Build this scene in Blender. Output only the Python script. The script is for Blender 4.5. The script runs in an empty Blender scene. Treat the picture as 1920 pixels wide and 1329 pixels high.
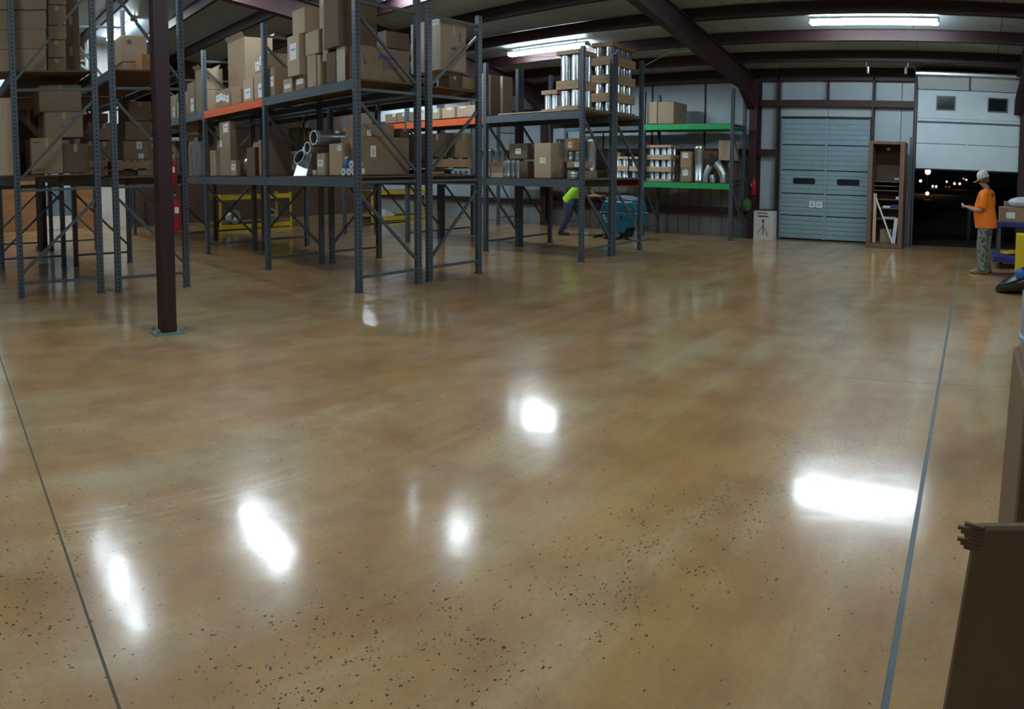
import bpy, bmesh, math, random
from mathutils import Vector, Matrix
random.seed(7)
SC = bpy.context.scene
COL = SC.collection
PI = math.pi

# ------------------------------------------------------------------ camera (a phone sweep picture: a cylinder projection)
K = 1230.36                      # pixels per radian in a 1920 x 1329 picture
YAW, PITCH, ROLL, EQ = 0.70174, 0.060418, 0.002655, 390.36
cam = bpy.data.cameras.new('camera')
cam.type = 'PANO'
cam.panorama_type = 'CENTRAL_CYLINDRICAL'
cam.central_cylindrical_range_u_min = -960.0 / K
cam.central_cylindrical_range_u_max = 960.0 / K
cam.central_cylindrical_range_v_min = -(1329.0 - EQ) / K
cam.central_cylindrical_range_v_max = EQ / K
cam.central_cylindrical_radius = 1.0
cam.clip_start, cam.clip_end = 0.05, 500
camera = bpy.data.objects.new('camera', cam)
COL.objects.link(camera)
def camera_matrix():
    f = Vector((math.cos(YAW), math.sin(YAW), 0)); r = Vector((math.sin(YAW), -math.cos(YAW), 0)); u = Vector((0, 0, 1))
    cp, sp = math.cos(PITCH), math.sin(PITCH)
    f2 = f * cp - u * sp; u2 = u * cp + f * sp
    cr, sr = math.cos(ROLL), math.sin(ROLL)
    r3 = r * cr + u2 * sr; u3 = u2 * cr - r * sr
    m = Matrix((r3, u3, -f2)).transposed().to_4x4()
    m.translation = (0, 0, 1.6)
    return m
camera.matrix_world = camera_matrix()
SC.camera = camera

# ------------------------------------------------------------------ world: a dark night sky
world = bpy.data.worlds.new('night'); SC.world = world
world.use_nodes = True
world.node_tree.nodes['Background'].inputs[0].default_value = (0.05, 0.06, 0.10, 1)
world.node_tree.nodes['Background'].inputs[1].default_value = 0.02

vs = SC.view_settings
SC.display_settings.display_device = 'sRGB'
vs.view_transform = 'Standard'; vs.look = 'None'; vs.gamma = 1.0; vs.use_curve_mapping = False
vs.exposure = 0.0
SC.cycles.use_denoising = True
SC.cycles.max_bounces = 8; SC.cycles.diffuse_bounces = 4; SC.cycles.glossy_bounces = 4
SC.cycles.sample_clamp_indirect = 6.0
SC.cycles.caustics_reflective = False; SC.cycles.caustics_refractive = False
TUBE_POWER = 70.0

# ------------------------------------------------------------------ materials
M = {}
def nodes_of(name):
    m = bpy.data.materials.new(name); m.use_nodes = True
    nt = m.node_tree
    return m, nt, nt.nodes['Principled BSDF']
def N(nt, t, **kw):
    n = nt.nodes.new(t)
    for k, v in kw.items():
        if k in n.inputs.keys(): n.inputs[k].default_value = v
        else: setattr(n, k, v)
    return n
def mat(name, col, rough=.6, metal=0., var=.12, scale=6., bump=0., coords='Object', rnd=0., spec=.5, stretch=None):
    m, nt, b = nodes_of(name)
    b.inputs['Roughness'].default_value = rough; b.inputs['Metallic'].default_value = metal
    b.inputs['Specular IOR Level'].default_value = spec
    tc = N(nt, 'ShaderNodeTexCoord'); src = tc.outputs[coords]
    if stretch:
        mp = N(nt, 'ShaderNodeMapping'); mp.inputs['Scale'].default_value = stretch
        nt.links.new(src, mp.inputs[0]); src = mp.outputs[0]
    no = N(nt, 'ShaderNodeTexNoise'); no.inputs['Scale'].default_value = scale; no.inputs['Detail'].default_value = 5
    nt.links.new(src, no.inputs[0])
    mix = N(nt, 'ShaderNodeMix', data_type='RGBA')
    lo = [c * (1 - var * 1.6) for c in col]; hi = [min(1, c * (1 + var * 1.6)) for c in col]
    mix.inputs[6].default_value = (*lo, 1); mix.inputs[7].default_value = (*hi, 1)
    nt.links.new(no.outputs[0], mix.inputs[0]); out = mix.outputs[2]
    if rnd:
        oi = N(nt, 'ShaderNodeObjectInfo'); hs = N(nt, 'ShaderNodeHueSaturation')
        mr = N(nt, 'ShaderNodeMapRange'); mr.inputs[3].default_value = 1 - rnd; mr.inputs[4].default_value = 1 + rnd
        nt.links.new(oi.outputs['Random'], mr.inputs[0]); nt.links.new(mr.outputs[0], hs.inputs['Value'])
        nt.links.new(out, hs.inputs['Color']); out = hs.outputs[0]
    nt.links.new(out, b.inputs['Base Color'])
    if bump:
        bp = N(nt, 'ShaderNodeBump'); bp.inputs['Strength'].default_value = bump; bp.inputs['Distance'].default_value = .02
        nt.links.new(no.outputs[0], bp.inputs['Height']); nt.links.new(bp.outputs[0], b.inputs['Normal'])
    M[name] = m
    return m
def emit(name, col, s):
    m = bpy.data.materials.new(name); m.use_nodes = True; nt = m.node_tree; nt.nodes.clear()
    e = nt.nodes.new('ShaderNodeEmission'); o = nt.nodes.new('ShaderNodeOutputMaterial')
    e.inputs[0].default_value = (*col, 1); e.inputs[1].default_value = s
    nt.links.new(e.outputs[0], o.inputs[0]); M[name] = m
    return m
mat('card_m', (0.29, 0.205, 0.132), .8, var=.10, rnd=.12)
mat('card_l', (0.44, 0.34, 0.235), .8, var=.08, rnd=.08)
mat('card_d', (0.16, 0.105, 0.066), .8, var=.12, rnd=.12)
mat('card_o', (.45, .24, .10), .8, var=.10)
mat('card_brown', (.20, .125, .07), .8, var=.10)
mat('card_w', (.62, .60, .58), .8, var=.06)
mat('card_pale', (.60, .54, .46), .8, var=.06)
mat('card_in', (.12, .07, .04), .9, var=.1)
mat('sticker', (.80, .85, .86), .5, var=.03)
mat('ink', (.05, .05, .06), .7, var=.2)
mat('blue_ink', (.10, .10, .26), .7, var=.25, scale=25)
mat('tape', (.42, .31, .19), .35, var=.05)
mat('maroon', (.036, .011, .014), .55, var=.25, scale=9)
mat('steel_grey', (.09, .115, .14), .45, var=.15, scale=10)
mat('beam_grey', (.09, .12, .145), .45, var=.15, scale=8)
mat('beam_orange', (.75, .13, .03), .45, var=.12, scale=8)
mat('beam_red', (.13, .014, .016), .5, var=.15, scale=8)
mat('beam_green', (.02, .42, .13), .45, var=.12, scale=8)
mat('deck', (.16, .085, .05), .85, var=.2, scale=14)
mat('deck_light', (.55, .44, .26), .85, var=.12, scale=14)
mat('wood', (.40, .27, .16), .75, var=.2, scale=5, stretch=(1, 1, 6))
mat('wood_dark', (.15, .095, .07), .7, var=.3, scale=5, stretch=(6, 6, 1))
mat('wood_pale', (.52, .40, .26), .75, var=.15, scale=7)
mat('plywood', (.36, .17, .07), .75, var=.3, scale=1.6, stretch=(1, 1, 4))
mat('dark_board', (.085, .048, .035), .85, var=.3, scale=2.)
mat('galvanised', (.62, .68, .72), .28, metal=.9, var=.14, scale=9)
mat('duct_dark', (.01, .01, .01), .9, var=.05)
mat('red_cap', (.55, .06, .05), .6, var=.1)
mat('insulation', (.40, .50, .56), .42, var=.07, scale=3.0, bump=.25)
mat('roof_facing', (.34, .42, .46), .25, var=.06, scale=2.2, bump=.5, stretch=(1.0, .35, 1))
mat('liner', (.20, .20, .20), .6, var=.22, scale=3)
mat('door_grey', (.235, .355, .415), .5, var=.08, scale=8)
mat('door_white', (.60, .74, .82), .5, var=.06, scale=3)
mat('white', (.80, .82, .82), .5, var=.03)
mat('glass_dark', (.012, .014, .018), .12, var=.1)
mat('black_plastic', (.012, .012, .014), .35, var=.2)
mat('rubber', (.015, .015, .016), .75, var=.2)
mat('teal', (.012, .155, .25), .4, var=.1, scale=4)
mat('teal_dark', (.03, .09, .15), .45, var=.1, scale=4)
mat('lid_grey', (.17, .23, .30), .5, var=.1)
mat('chrome', (.55, .57, .59), .38, metal=1., var=.05)
mat('extinguisher_red', (.32, .014, .022), .35, var=.1)
mat('yellow_paint', (.72, .55, .02), .5, var=.12)
mat('yellow_cloth', (.42, .36, .05), .8, var=.2)
mat('blue_cart', (.03, .04, .20), .5, var=.15)
mat('bag_black', (.012, .012, .014), .28, var=.2, scale=12, bump=.4)
mat('bag_white', (.55, .62, .74), .4, var=.15, scale=14, bump=.5)
mat('blue_plastic', (.03, .16, .55), .4, var=.1)
mat('drum_grey', (.30, .36, .42), .5, var=.08)
mat('orange_shirt', (1.0, .22, .012), .8, var=.08, scale=9, bump=.2)
mat('lime_vest', (.42, .90, .04), .75, var=.06, scale=9)
mat('olive_shirt', (.20, .20, .05), .8, var=.12, scale=9)
mat('jeans', (.035, .06, .11), .8, var=.2, scale=14, bump=.2)
mat('skin', (.42, .23, .16), .55, var=.06, scale=20)
mat('hair', (.10, .075, .06), .7, var=.2, scale=40)
mat('cap', (.62, .63, .58), .7, var=.06)
mat('shoe_tan', (.26, .22, .17), .8, var=.15)
mat('shoe_dark', (.03, .03, .04), .7, var=.15)
mat('shoe_light', (.45, .50, .55), .6, var=.1)
mat('lip', (.25, .10, .08), .6, var=.05)
mat('green_cloth', (.05, .12, .04), .85, var=.3)
mat('asphalt', (.016, .016, .018), .75, var=.3, scale=4)
mat('night_wall', (.010, .010, .011), .6, var=.3, scale=2)
mat('wet_cap', (.09, .10, .10), .25, var=.2, scale=2)
mat('joint_filler', (.15, .19, .21), .45, var=.25, scale=5)
mat('crack', (.11, .10, .085), .6, var=.3, scale=5)
mat('base_plate', (.20, .30, .29), .5, var=.2)
mat('housing', (.75, .77, .78), .5, var=.03)
mat('paper', (.42, .28, .15), .85, var=.25, scale=20, bump=.6)
emit('tube_light', (.80, .93, 1.0), TUBE_POWER)
emit('sodium', (1.0, .52, .18), 22.)
emit('lamp_white', (1.0, .95, .9), 18.)
emit('lamp_green', (.55, 1.0, .7), 8.)
emit('lamp_red', (1.0, .10, .06), 5.)
emit('lamp_orange', (1.0, .5, .32), 14.)

def camo():
    m, nt, b = nodes_of('camo')
    tc = N(nt, 'ShaderNodeTexCoord'); no = N(nt, 'ShaderNodeTexNoise'); no.inputs['Scale'].default_value = 16; no.inputs['Detail'].default_value = 3
    cr = N(nt, 'ShaderNodeValToRGB'); cr.color_ramp.interpolation = 'CONSTANT'
    e = cr.color_ramp.elements
    e[0].position = 0; e[0].color = (.07, .10, .09, 1); e[1].position = .43; e[1].color = (.16, .19, .18, 1)
    x = e.new(.52); x.color = (.26, .30, .28, 1); x = e.new(.62); x.color = (.12, .14, .12, 1)
    nt.links.new(tc.outputs['Object'], no.inputs[0]); nt.links.new(no.outputs[0], cr.inputs[0]); nt.links.new(cr.outputs[0], b.inputs['Base Color'])
    b.inputs['Roughness'].default_value = .85; M['camo'] = m
camo()
def perforated(name, col):
    """painted upright steel with a row of punched holes every 5 cm on each face"""
    m, nt, b = nodes_of(name)
    tc = N(nt, 'ShaderNodeTexCoord'); sp = N(nt, 'ShaderNodeSeparateXYZ'); nt.links.new(tc.outputs['Object'], sp.inputs[0])
    sn = N(nt, 'ShaderNodeSeparateXYZ'); nt.links.new(tc.outputs['Normal'], sn.inputs[0])
    def op(o, a, c=None, v=None):
        n = N(nt, 'ShaderNodeMath', operation=o)
        if hasattr(a, 'is_linked'): nt.links.new(a, n.inputs[0])
        else: n.inputs[0].default_value = a
        if c is not None:
            if hasattr(c, 'is_linked'): nt.links.new(c, n.inputs[1])
            else: n.inputs[1].default_value = c
        return n.outputs[0]
    ax = op('GREATER_THAN', op('ABSOLUTE', sn.outputs[0]), .5)
    mx = N(nt, 'ShaderNodeMix', data_type='FLOAT'); nt.links.new(ax, mx.inputs[0]); nt.links.new(sp.outputs[0], mx.inputs[2]); nt.links.new(sp.outputs[1], mx.inputs[3])
    w = mx.outputs[0]
    z = op('MULTIPLY', op('SUBTRACT', op('FRACT', op('MULTIPLY', sp.outputs[2], 18.0)), .5), .0556)
    d = op('ADD', op('MULTIPLY', z, z), op('MULTIPLY', w, w))
    hole = op('LESS_THAN', d, .0125 ** 2)
    no = N(nt, 'ShaderNodeTexNoise'); no.inputs['Scale'].default_value = 10; nt.links.new(tc.outputs['Object'], no.inputs[0])
    c1 = N(nt, 'ShaderNodeMix', data_type='RGBA'); c1.inputs[6].default_value = (*[c * .7 for c in col], 1); c1.inputs[7].default_value = (*[c * 1.3 for c in col], 1)
    nt.links.new(no.outputs[0], c1.inputs[0])
    c2 = N(nt, 'ShaderNodeMix', data_type='RGBA'); nt.links.new(hole, c2.inputs[0]); nt.links.new(c1.outputs[2], c2.inputs[6]); c2.inputs[7].default_value = (.008, .008, .012, 1)
    nt.links.new(c2.outputs[2], b.inputs['Base Color']); b.inputs['Roughness'].default_value = .42
    M[name] = m
perforated('post_grey', (.08, .108, .138))

def floor_material():
    m, nt, b = nodes_of('stained_concrete')
    L = nt.links.new
    tc = N(nt, 'ShaderNodeTexCoord'); P = tc.outputs['Object']
    geo = N(nt, 'ShaderNodeNewGeometry'); P = geo.outputs['Position']
    def noise(scale, detail=5, stretch=None, rough=.55):
        src = P
        if stretch:
            mp = N(nt, 'ShaderNodeMapping'); mp.inputs['Scale'].default_value = stretch; L(P, mp.inputs[0]); src = mp.outputs[0]
        n = N(nt, 'ShaderNodeTexNoise'); n.inputs['Scale'].default_value = scale; n.inputs['Detail'].default_value = detail; n.inputs['Roughness'].default_value = rough
        L(src, n.inputs[0]); return n.outputs[0]
    def ramp(src, a, c, ca=(0, 0, 0), cc=(1, 1, 1)):
        r = N(nt, 'ShaderNodeValToRGB'); e = r.color_ramp.elements; e[0].position = a; e[1].position = c
        e[0].color = (*ca, 1); e[1].color = (*cc, 1); L(src, r.inputs[0]); return r.outputs[0]
    def mixc(f, a, c):
        x = N(nt, 'ShaderNodeMix', data_type='RGBA')
        for s, i in ((f, 0), (a, 6), (c, 7)):
            if hasattr(s, 'is_linked'): L(s, x.inputs[i])
            else: x.inputs[i].default_value = s if i == 0 else (*s, 1)
        return x.outputs[2]
    def op(o, a, c):
        n = N(nt, 'ShaderNodeMath', operation=o)
        for s, i in ((a, 0), (c, 1)):
            if hasattr(s, 'is_linked'): L(s, n.inputs[i])
            else: n.inputs[i].default_value = s
        return n.outputs[0]
    col = mixc(ramp(noise(.9, 6), .32, .68), (.50, .250, .070), (.68, .40, .150))
    col = mixc(ramp(noise(.9, 5, (.22, 2.6, 1)), .46, .66), col, (.66, .47, .24))       # sweeps along the room
    col = mixc(op('MULTIPLY', ramp(noise(2.3, 6), .42, .70), .75), col, (.36, .165, .055))
    col = mixc(op('MULTIPLY', ramp(noise(1.1, 6, (.6, 1.6, 1)), .50, .70), .6), col, (.64, .50, .30))   # rusty mottling
    col = mixc(op('MULTIPLY', ramp(noise(38, 3), .35, .75), .30), col, (.26, .19, .11))    # fine sand grain
    col = mixc(op('MULTIPLY', ramp(noise(120, 2), .5, .8), .35), col, (.55, .44, .28))
    # exposed aggregate: dark chips, dense only in worn patches
    vo = N(nt, 'ShaderNodeTexVoronoi'); vo.inputs['Scale'].default_value = 66; vo.inputs['Randomness'].default_value = 1
    mp = N(nt, 'ShaderNodeMapping'); mp.inputs['Scale'].default_value = (1, 1.5, 1); mp.inputs['Rotation'].default_value = (0, 0, .5)
    wob = N(nt, 'ShaderNodeTexNoise'); wob.inputs['Scale'].default_value = 60; L(P, wob.inputs[0])
    wv = N(nt, 'ShaderNodeVectorMath', operation='SCALE'); L(wob.outputs['Color'], wv.inputs[0]); wv.inputs['Scale'].default_value = .022
    wa = N(nt, 'ShaderNodeVectorMath', operation='ADD'); L(P, wa.inputs[0]); L(wv.outputs[0], wa.inputs[1])
    L(wa.outputs[0], mp.inputs[0]); L(mp.outputs[0], vo.inputs[0])
    size = N(nt, 'ShaderNodeSeparateColor'); L(vo.outputs['Color'], size.inputs[0])
    chip = op('LESS_THAN', vo.outputs['Distance'], op('ADD', .07, op('MULTIPLY', op('POWER', size.outputs[0], 2.4), .42)))
    mask = None
    for cx, cy, rad in ((.1, 2.45, .75), (2.75, 1.1, .42), (3.2, .95, .35), (2.05, 1.3, .4), (1.5, 1.5, .4), (1.0, 1.7, .5), (1.25, 1.55, .45), (2.4, 1.2, .45), (3.6, .85, .4), (4.2, .6, .3), (.6, .6, .3), (6.5, 1.2, .8), (9.5, 1.5, 1.2), (1.9, 6.9, .8)):
        v = N(nt, 'ShaderNodeVectorMath', operation='DISTANCE'); L(P, v.inputs[0]); v.inputs[1].default_value = (cx, cy, 0)
        q = op('SUBTRACT', 1.0, op('DIVIDE', v.outputs['Value'], rad)); q = op('MAXIMUM', q, 0.0)
        mask = q if mask is None else op('MAXIMUM', mask, q)
    dens = op('ADD', op('MULTIPLY', mask, 1.0), op('MULTIPLY', ramp(noise(1.3, 3), .5, .8), .16))
    dens = op('ADD', op('MULTIPLY', dens, ramp(noise(5, 3), .35, .6)), .02)
    on = op('LESS_THAN', size.outputs[1], dens)
    col = mixc(op('MULTIPLY', op('MULTIPLY', chip, on), .9), col, (.022, .018, .014))
    # pale scuffs of a dried wheel track
    mp = N(nt, 'ShaderNodeMapping'); mp.vector_type = 'TEXTURE'; mp.inputs['Location'].default_value = (1.12, 2.93, 0); mp.inputs['Rotation'].default_value = (0, 0, .0)
    L(P, mp.inputs[0]); s = N(nt, 'ShaderNodeSeparateXYZ'); L(mp.outputs[0], s.inputs[0])
    inx = op('LESS_THAN', op('ABSOLUTE', s.outputs[0], 0), op('ADD', .55, op('MULTIPLY', noise(9), .2)))
    stripes = None
    for off in (-.085, 0.0, .05):
        q = op('LESS_THAN', op('ABSOLUTE', op('ADD', s.outputs[1], op('ADD', off, op('MULTIPLY', noise(3), .05))), 0), .012)
        stripes = q if stripes is None else op('MAXIMUM', stripes, q)
    scuff = op('MULTIPLY', op('MULTIPLY', op('MULTIPLY', stripes, inx), ramp(noise(6, 4), .38, .62)), .32)
    col = mixc(scuff, col, (.62, .58, .48))
    L(col, b.inputs['Base Color'])
    rg = N(nt, 'ShaderNodeMapRange'); rg.inputs[3].default_value = .095; rg.inputs[4].default_value = .185
    L(noise(1.7, 6, (.5, 2, 1)), rg.inputs[0]); L(op('ADD', rg.outputs[0], op('MULTIPLY', scuff, .3)), b.inputs['Coat Roughness'])
    b.inputs['Coat Weight'].default_value = 1.0; b.inputs['Coat IOR'].default_value = 1.65; b.inputs['Roughness'].default_value = .4
    bp = N(nt, 'ShaderNodeBump'); bp.inputs['Strength'].default_value = .12; bp.inputs['Distance'].default_value = .02
    L(noise(2.2, 3), bp.inputs['Height']); L(bp.outputs[0], b.inputs['Normal']); L(bp.outputs[0], b.inputs['Coat Normal'])
    b.inputs['Specular IOR Level'].default_value = .4
    M['floor'] = m
floor_material()

# ------------------------------------------------------------------ mesh helpers
class MB:
    def __init__(s): s.v = []; s.f = []
    def box(s, x0, x1, y0, y1, z0, z1):
        b = len(s.v)
        s.v += [(x0, y0, z0), (x1, y0, z0), (x1, y1, z0), (x0, y1, z0), (x0, y0, z1), (x1, y0, z1), (x1, y1, z1), (x0, y1, z1)]
        s.f += [(b, b + 3, b + 2, b + 1), (b + 4, b + 5, b + 6, b + 7), (b, b + 1, b + 5, b + 4), (b + 1, b + 2, b + 6, b + 5), (b + 2, b + 3, b + 7, b + 6), (b + 3, b, b + 4, b + 7)]
        return s
    def hexa(s, pts):
        b = len(s.v); s.v += [tuple(p) for p in pts]
        s.f += [(b, b + 3, b + 2, b + 1), (b + 4, b + 5, b + 6, b + 7), (b, b + 1, b + 5, b + 4), (b + 1, b + 2, b + 6, b + 5), (b + 2, b + 3, b + 7, b + 6), (b + 3, b, b + 4, b + 7)]
        return s
    def rings(s, p, d, prof, n=20, caps=(False, False)):
        """rings of radius r at offset o along a fixed direction d: a turned shape that may fold back into itself"""
        p = Vector(p); d = Vector(d).normalized(); ref = Vector((0, 0, 1)) if abs(d.z) < .9 else Vector((1, 0, 0))
        a = d.cross(ref).normalized(); c = d.cross(a)
        return s.ring_loft([[p + d * o + (a * math.cos(2 * PI * j / n) + c * math.sin(2 * PI * j / n)) * r for j in range(n)] for o, r in prof], caps)
    def bar(s, p, q, w, h=None, up=(0, 0, 1)):
        """a straight rectangular bar from p to q"""
        h = h or w; p = Vector(p); q = Vector(q); d = (q - p).normalized(); up = Vector(up)
        if abs(d.dot(up)) > .98: up = Vector((1, 0, 0))
        a = d.cross(up).normalized() * w / 2; c = a.cross(d).normalized() * h / 2
        P = [p - a - c, p + a - c, q + a - c, q - a - c, p - a + c, p + a + c, q + a + c, q - a + c]
        return s.hexa(P)
    def ring_loft(s, rings, caps=(True, True)):
        b = len(s.v); n = len(rings[0])
        for r in rings: s.v += [tuple(p) for p in r]
        for i in range(len(rings) - 1):
            for j in range(n):
                k = (j + 1) % n
                s.f.append((b + i * n + j, b + i * n + k, b + (i + 1) * n + k, b + (i + 1) * n + j))
        if caps[0]: s.f.append(tuple(b + j for j in reversed(range(n))))
        if caps[1]: s.f.append(tuple(b + (len(rings) - 1) * n + j for j in range(n)))
        return s
    def tube(s, pts, r, n=10, caps=(True, True)):
        pts = [Vector(p) for p in pts]; rings = []
        rs = r if isinstance(r, (list, tuple)) else [r] * len(pts)
        prev = None
        for i, p in enumerate(pts):
            d = (pts[min(i + 1, len(pts) - 1)] - pts[max(i - 1, 0)]).normalized()
            ref = Vector((0, 0, 1)) if abs(d.z) < .9 else Vector((1, 0, 0))
            a = d.cross(ref).normalized() if prev is None else (prev - d * prev.dot(d)).normalized()
            prev = a; c = d.cross(a)
            rings.append([p + (a * math.cos(2 * PI * j / n) + c * math.sin(2 * PI * j / n)) * rs[i] for j in range(n)])
        return s.ring_loft(rings, caps)
    def lathe(s, prof, cx=0, cy=0, n=20, caps=(True, True)):
        return s.ring_loft([[(cx + r * math.cos(2 * PI * j / n), cy + r * math.sin(2 * PI * j / n), z) for j in range(n)] for r, z in prof], caps)
    def prism(s, poly, axis, a0, a1):
        """a polygon pushed along an axis ('x': poly is (y,z); 'y': poly is (x,z); 'z': poly is (x,y))"""
        def P(u, w, t): return {'x': (t, u, w), 'y': (u, t, w), 'z': (u, w, t)}[axis]
        return s.ring_loft([[P(u, w, a0) for u, w in poly], [P(u, w, a1) for u, w in poly]])
    def mesh(s, name, m, smooth=False):
        me = bpy.data.meshes.new(name); me.from_pydata(s.v, [], s.f)
        bm = bmesh.new(); bm.from_mesh(me); bmesh.ops.recalc_face_normals(bm, faces=bm.faces); bm.to_mesh(me); bm.free()
        me.materials.append(M[m])
        if smooth:
            for p in me.polygons: p.use_smooth = True
        return me
    def obj(s, name, m, parent=None, smooth=False, bevel=0, loc=None, rot=None):
        return link(name, s.mesh(name, m, smooth), parent, bevel, loc, rot)
def link(name, me, parent=None, bevel=0, loc=None, rot=None):
    o = bpy.data.objects.new(name, me); COL.objects.link(o)
    if parent: o.parent = parent
    if loc: o.location = loc
    if rot: o.rotation_euler = rot
    if bevel:
        b = o.modifiers.new('bevel', 'BEVEL'); b.width = bevel; b.segments = 1; b.limit_method = 'ANGLE'
    return o
def tag(o, label, cat, group=None):
    o['label'] = label; o['category'] = cat
    if group: o['group'] = group
    return o
def thing(name, label, cat, loc=(0, 0, 0), rz=0, group=None):
    o = bpy.data.objects.new(name, None); COL.objects.link(o); o.location = loc; o.rotation_euler = (0, 0, rz); o.empty_display_size = .1
    return tag(o, label, cat, group)
def struct(o): o['kind'] = 'structure'; return o
def smooth_angle(me, ang=.6):
    for p in me.polygons: p.use_smooth = True
    try: me.set_sharp_from_angle(angle=ang)
    except Exception: pass
def recentre(o):
    return o
# ------------------------------------------------------------------ the building
XW, YE, X0, Y0 = 15.2, 19.4, -7.0, -7.0
def zp(x): return 4.27 - .145 * (x - 12) if x >= -1 else 4.27 + .145 * 13 - .145 * (-1 - x)      # underside of the purlins
SHEET = .22
# floor: slabs between saw-cut joints (the joint strips sit a little lower)
fl = struct(MB().box(X0, XW + .1, Y0, YE, -.25, -.06).obj('floor', 'asphalt'))
xs = [X0, .457, 5.02, 10.2, XW + .06]; ys = [Y0, .2, 6.0, 12.3, YE]
g = .012
for i in range(4):
    for j in range(4):
        MB().box(xs[i] + (g * (.45 if i == 1 else 1) if i else 0), xs[i + 1] - (g * (.45 if i == 0 else 1) if i < 3 else 0), ys[j] + (g if j else 0), ys[j + 1] - (g if j < 3 else 0), -.06, 0).obj('floor_slab', 'floor', fl)
def joint(x0, x1, y0, y1): MB().box(x0, x1, y0, y1, -.05, -.0015).obj('joint_filler', JM, fl)
JM = 'joint_filler'
joint(X0, XW, .2 - g, .2 + g)
JM = 'crack'
joint(.457 - g * .45, .457 + g * .45, Y0, .2 - g); joint(.457 - g * .45, .457 + g * .45, .2 + g, YE)
JM = 'floor'
for x in xs[2:4]: joint(x - g, x + g, Y0, .2 - g); joint(x - g, x + g, .2 + g, YE)
for y in ys[2:4]: joint(X0, XW, y - g, y + g)

# roof: facing strips, purlins, rafters
roof = struct(MB().bar((X0, Y0, 9.0), (X0, Y0 + .1, 9.0), .02).obj('ceiling', 'roof_facing'))
def roof_piece(xa, xb, ya, yb):
    za, zb = zp(xa) + SHEET, zp(xb) + SHEET
    return MB().hexa([(xa, ya, za), (xb, ya, zb), (xb, yb, zb), (xa, yb, za), (xa, ya, za + .06), (xb, ya, zb + .06), (xb, yb, zb + .06), (xa, yb, za + .06)])
y = Y0
while y < YE - .01:
    y2 = min(y + 1.65, YE)
    roof_piece(-1, XW + .1, y, y2 - .012).obj('roof_panel', 'roof_facing', roof)
    roof_piece(X0 - .1, -1, y, y2 - .012).obj('roof_panel', 'roof_facing', roof)
    y = y2
def purlin(x, dx=.0):
    z = zp(x); m = MB()
    m.box(x - .03, x - .022, Y0, YE, z, z + SHEET - .005)          # the web of a Z purlin with its two lips
    m.box(x - .03, x + .04, Y0, YE, z, z + .008)
    m.box(x - .09, x - .022, Y0, YE, z + SHEET - .012, z + SHEET - .005)
    m.obj('purlin', 'maroon', roof)
for x in (15.05, 13.85, 12.62, 11.3, 9.95, 8.55, 7.15, 5.75, 4.2, 2.8, 1.4, 0., -2.4, -4.0, -5.5): purlin(x)
for yr in (-.95, 5.25, 11.4):
    m = MB(); d = .46
    pts = [(14.95, zp(14.95)), (-1, zp(-1)), (X0 + .2, zp(X0 + .2))]
    for (xa, za), (xb, zb) in zip(pts, pts[1:]):
        da, db = (d if xa > 0 else d * .8), d * .8 if xb > -2 else d
        for w, t0, t1 in ((.09, 0, .018), (.09, 1, 1), (.008, .0, 1)):
            if w == .008: lo = (-da, -db); hi = (0, 0)
            elif t1 == 1: lo = (-da, -db); hi = (-da + .018, -db + .018)
            else: lo = (-.018, -.018); hi = (0, 0)
            m.hexa([(xb, yr - w, zb + lo[1]), (xa, yr - w, za + lo[0]), (xa, yr + w, za + lo[0]), (xb, yr + w, zb + lo[1]),
                    (xb, yr - w, zb + hi[1]), (xa, yr - w, za + hi[0]), (xa, yr + w, za + hi[0]), (xb, yr + w, zb + hi[1])])
    m.hexa([(14.2, yr - .09, zp(14.2) - d - .02), (14.86, yr - .09, zp(14.86) - d - .32), (14.86, yr + .09, zp(14.86) - d - .32), (14.2, yr + .09, zp(14.2) - d - .02),
            (14.2, yr - .09, zp(14.2) - d), (14.86, yr - .09, zp(14.86) - d), (14.86, yr + .09, zp(14.86) - d), (14.2, yr + .09, zp(14.2) - d)])
    m.obj('rafter', 'maroon', roof)

# right wall (with the two dock doors): outer skin, facing panels, girts, columns, jambs
D1 = (2.40, 4.60, 2.93); D2 = (-1.06, 1.38, 3.0)
wr = MB()
for ya, yb, za, zb in ((Y0, D2[0], 0, 4.2), (D2[0], D2[1], D2[2], 4.2), (D2[1], YE, 0, 4.2)): wr.box(XW + .05, XW + .12, ya, yb, za - .06, zb)
wr = struct(wr.obj('wall_right', 'liner'))
def panel(ya, yb, za, zb, m): MB().box(XW, XW + .05, ya + .006, yb - .006, za, zb).obj('wall_panel', m, wr, bevel=.004)
for ya, yb in ((-7, -5.5), (-5.5, -4), (-4, -2.5), (-2.5, -1.06)): panel(ya, yb, 0, 4.1, 'insulation')
for ya, yb in ((-1.06, .16), (.16, 1.38)): panel(ya, yb, 3.0, 4.1, 'insulation')
for ya, yb in ((1.38, 1.72), (1.72, 2.4)): panel(ya, yb, 0, 4.1, 'insulation')
for ya, yb in ((2.4, 3.45), (3.45, 4.6)): panel(ya, yb, 2.93, 4.1, 'insulation'); panel(ya, yb, 0, 2.92, 'liner')
panel(4.6, 5.2, 0, 4.1, 'insulation')
y = 5.2
while y < 11.35:
    panel(y, y + .3, 0, .6, 'liner'); panel(y, y + .3, .61, 2.08, 'liner')
    y += .3
for ya, yb in ((5.2, 6.6), (6.6, 8.1), (8.1, 9.6), (9.6, 11.4)): panel(ya, yb, 2.09, 4.1, 'insulation')
for ya, yb in ((11.4, 12.9), (12.9, 14.4), (14.4, 15.9), (15.9, 17.4), (17.4, 19.4)): panel(ya, yb, 0, 4.1, 'insulation')
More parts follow.
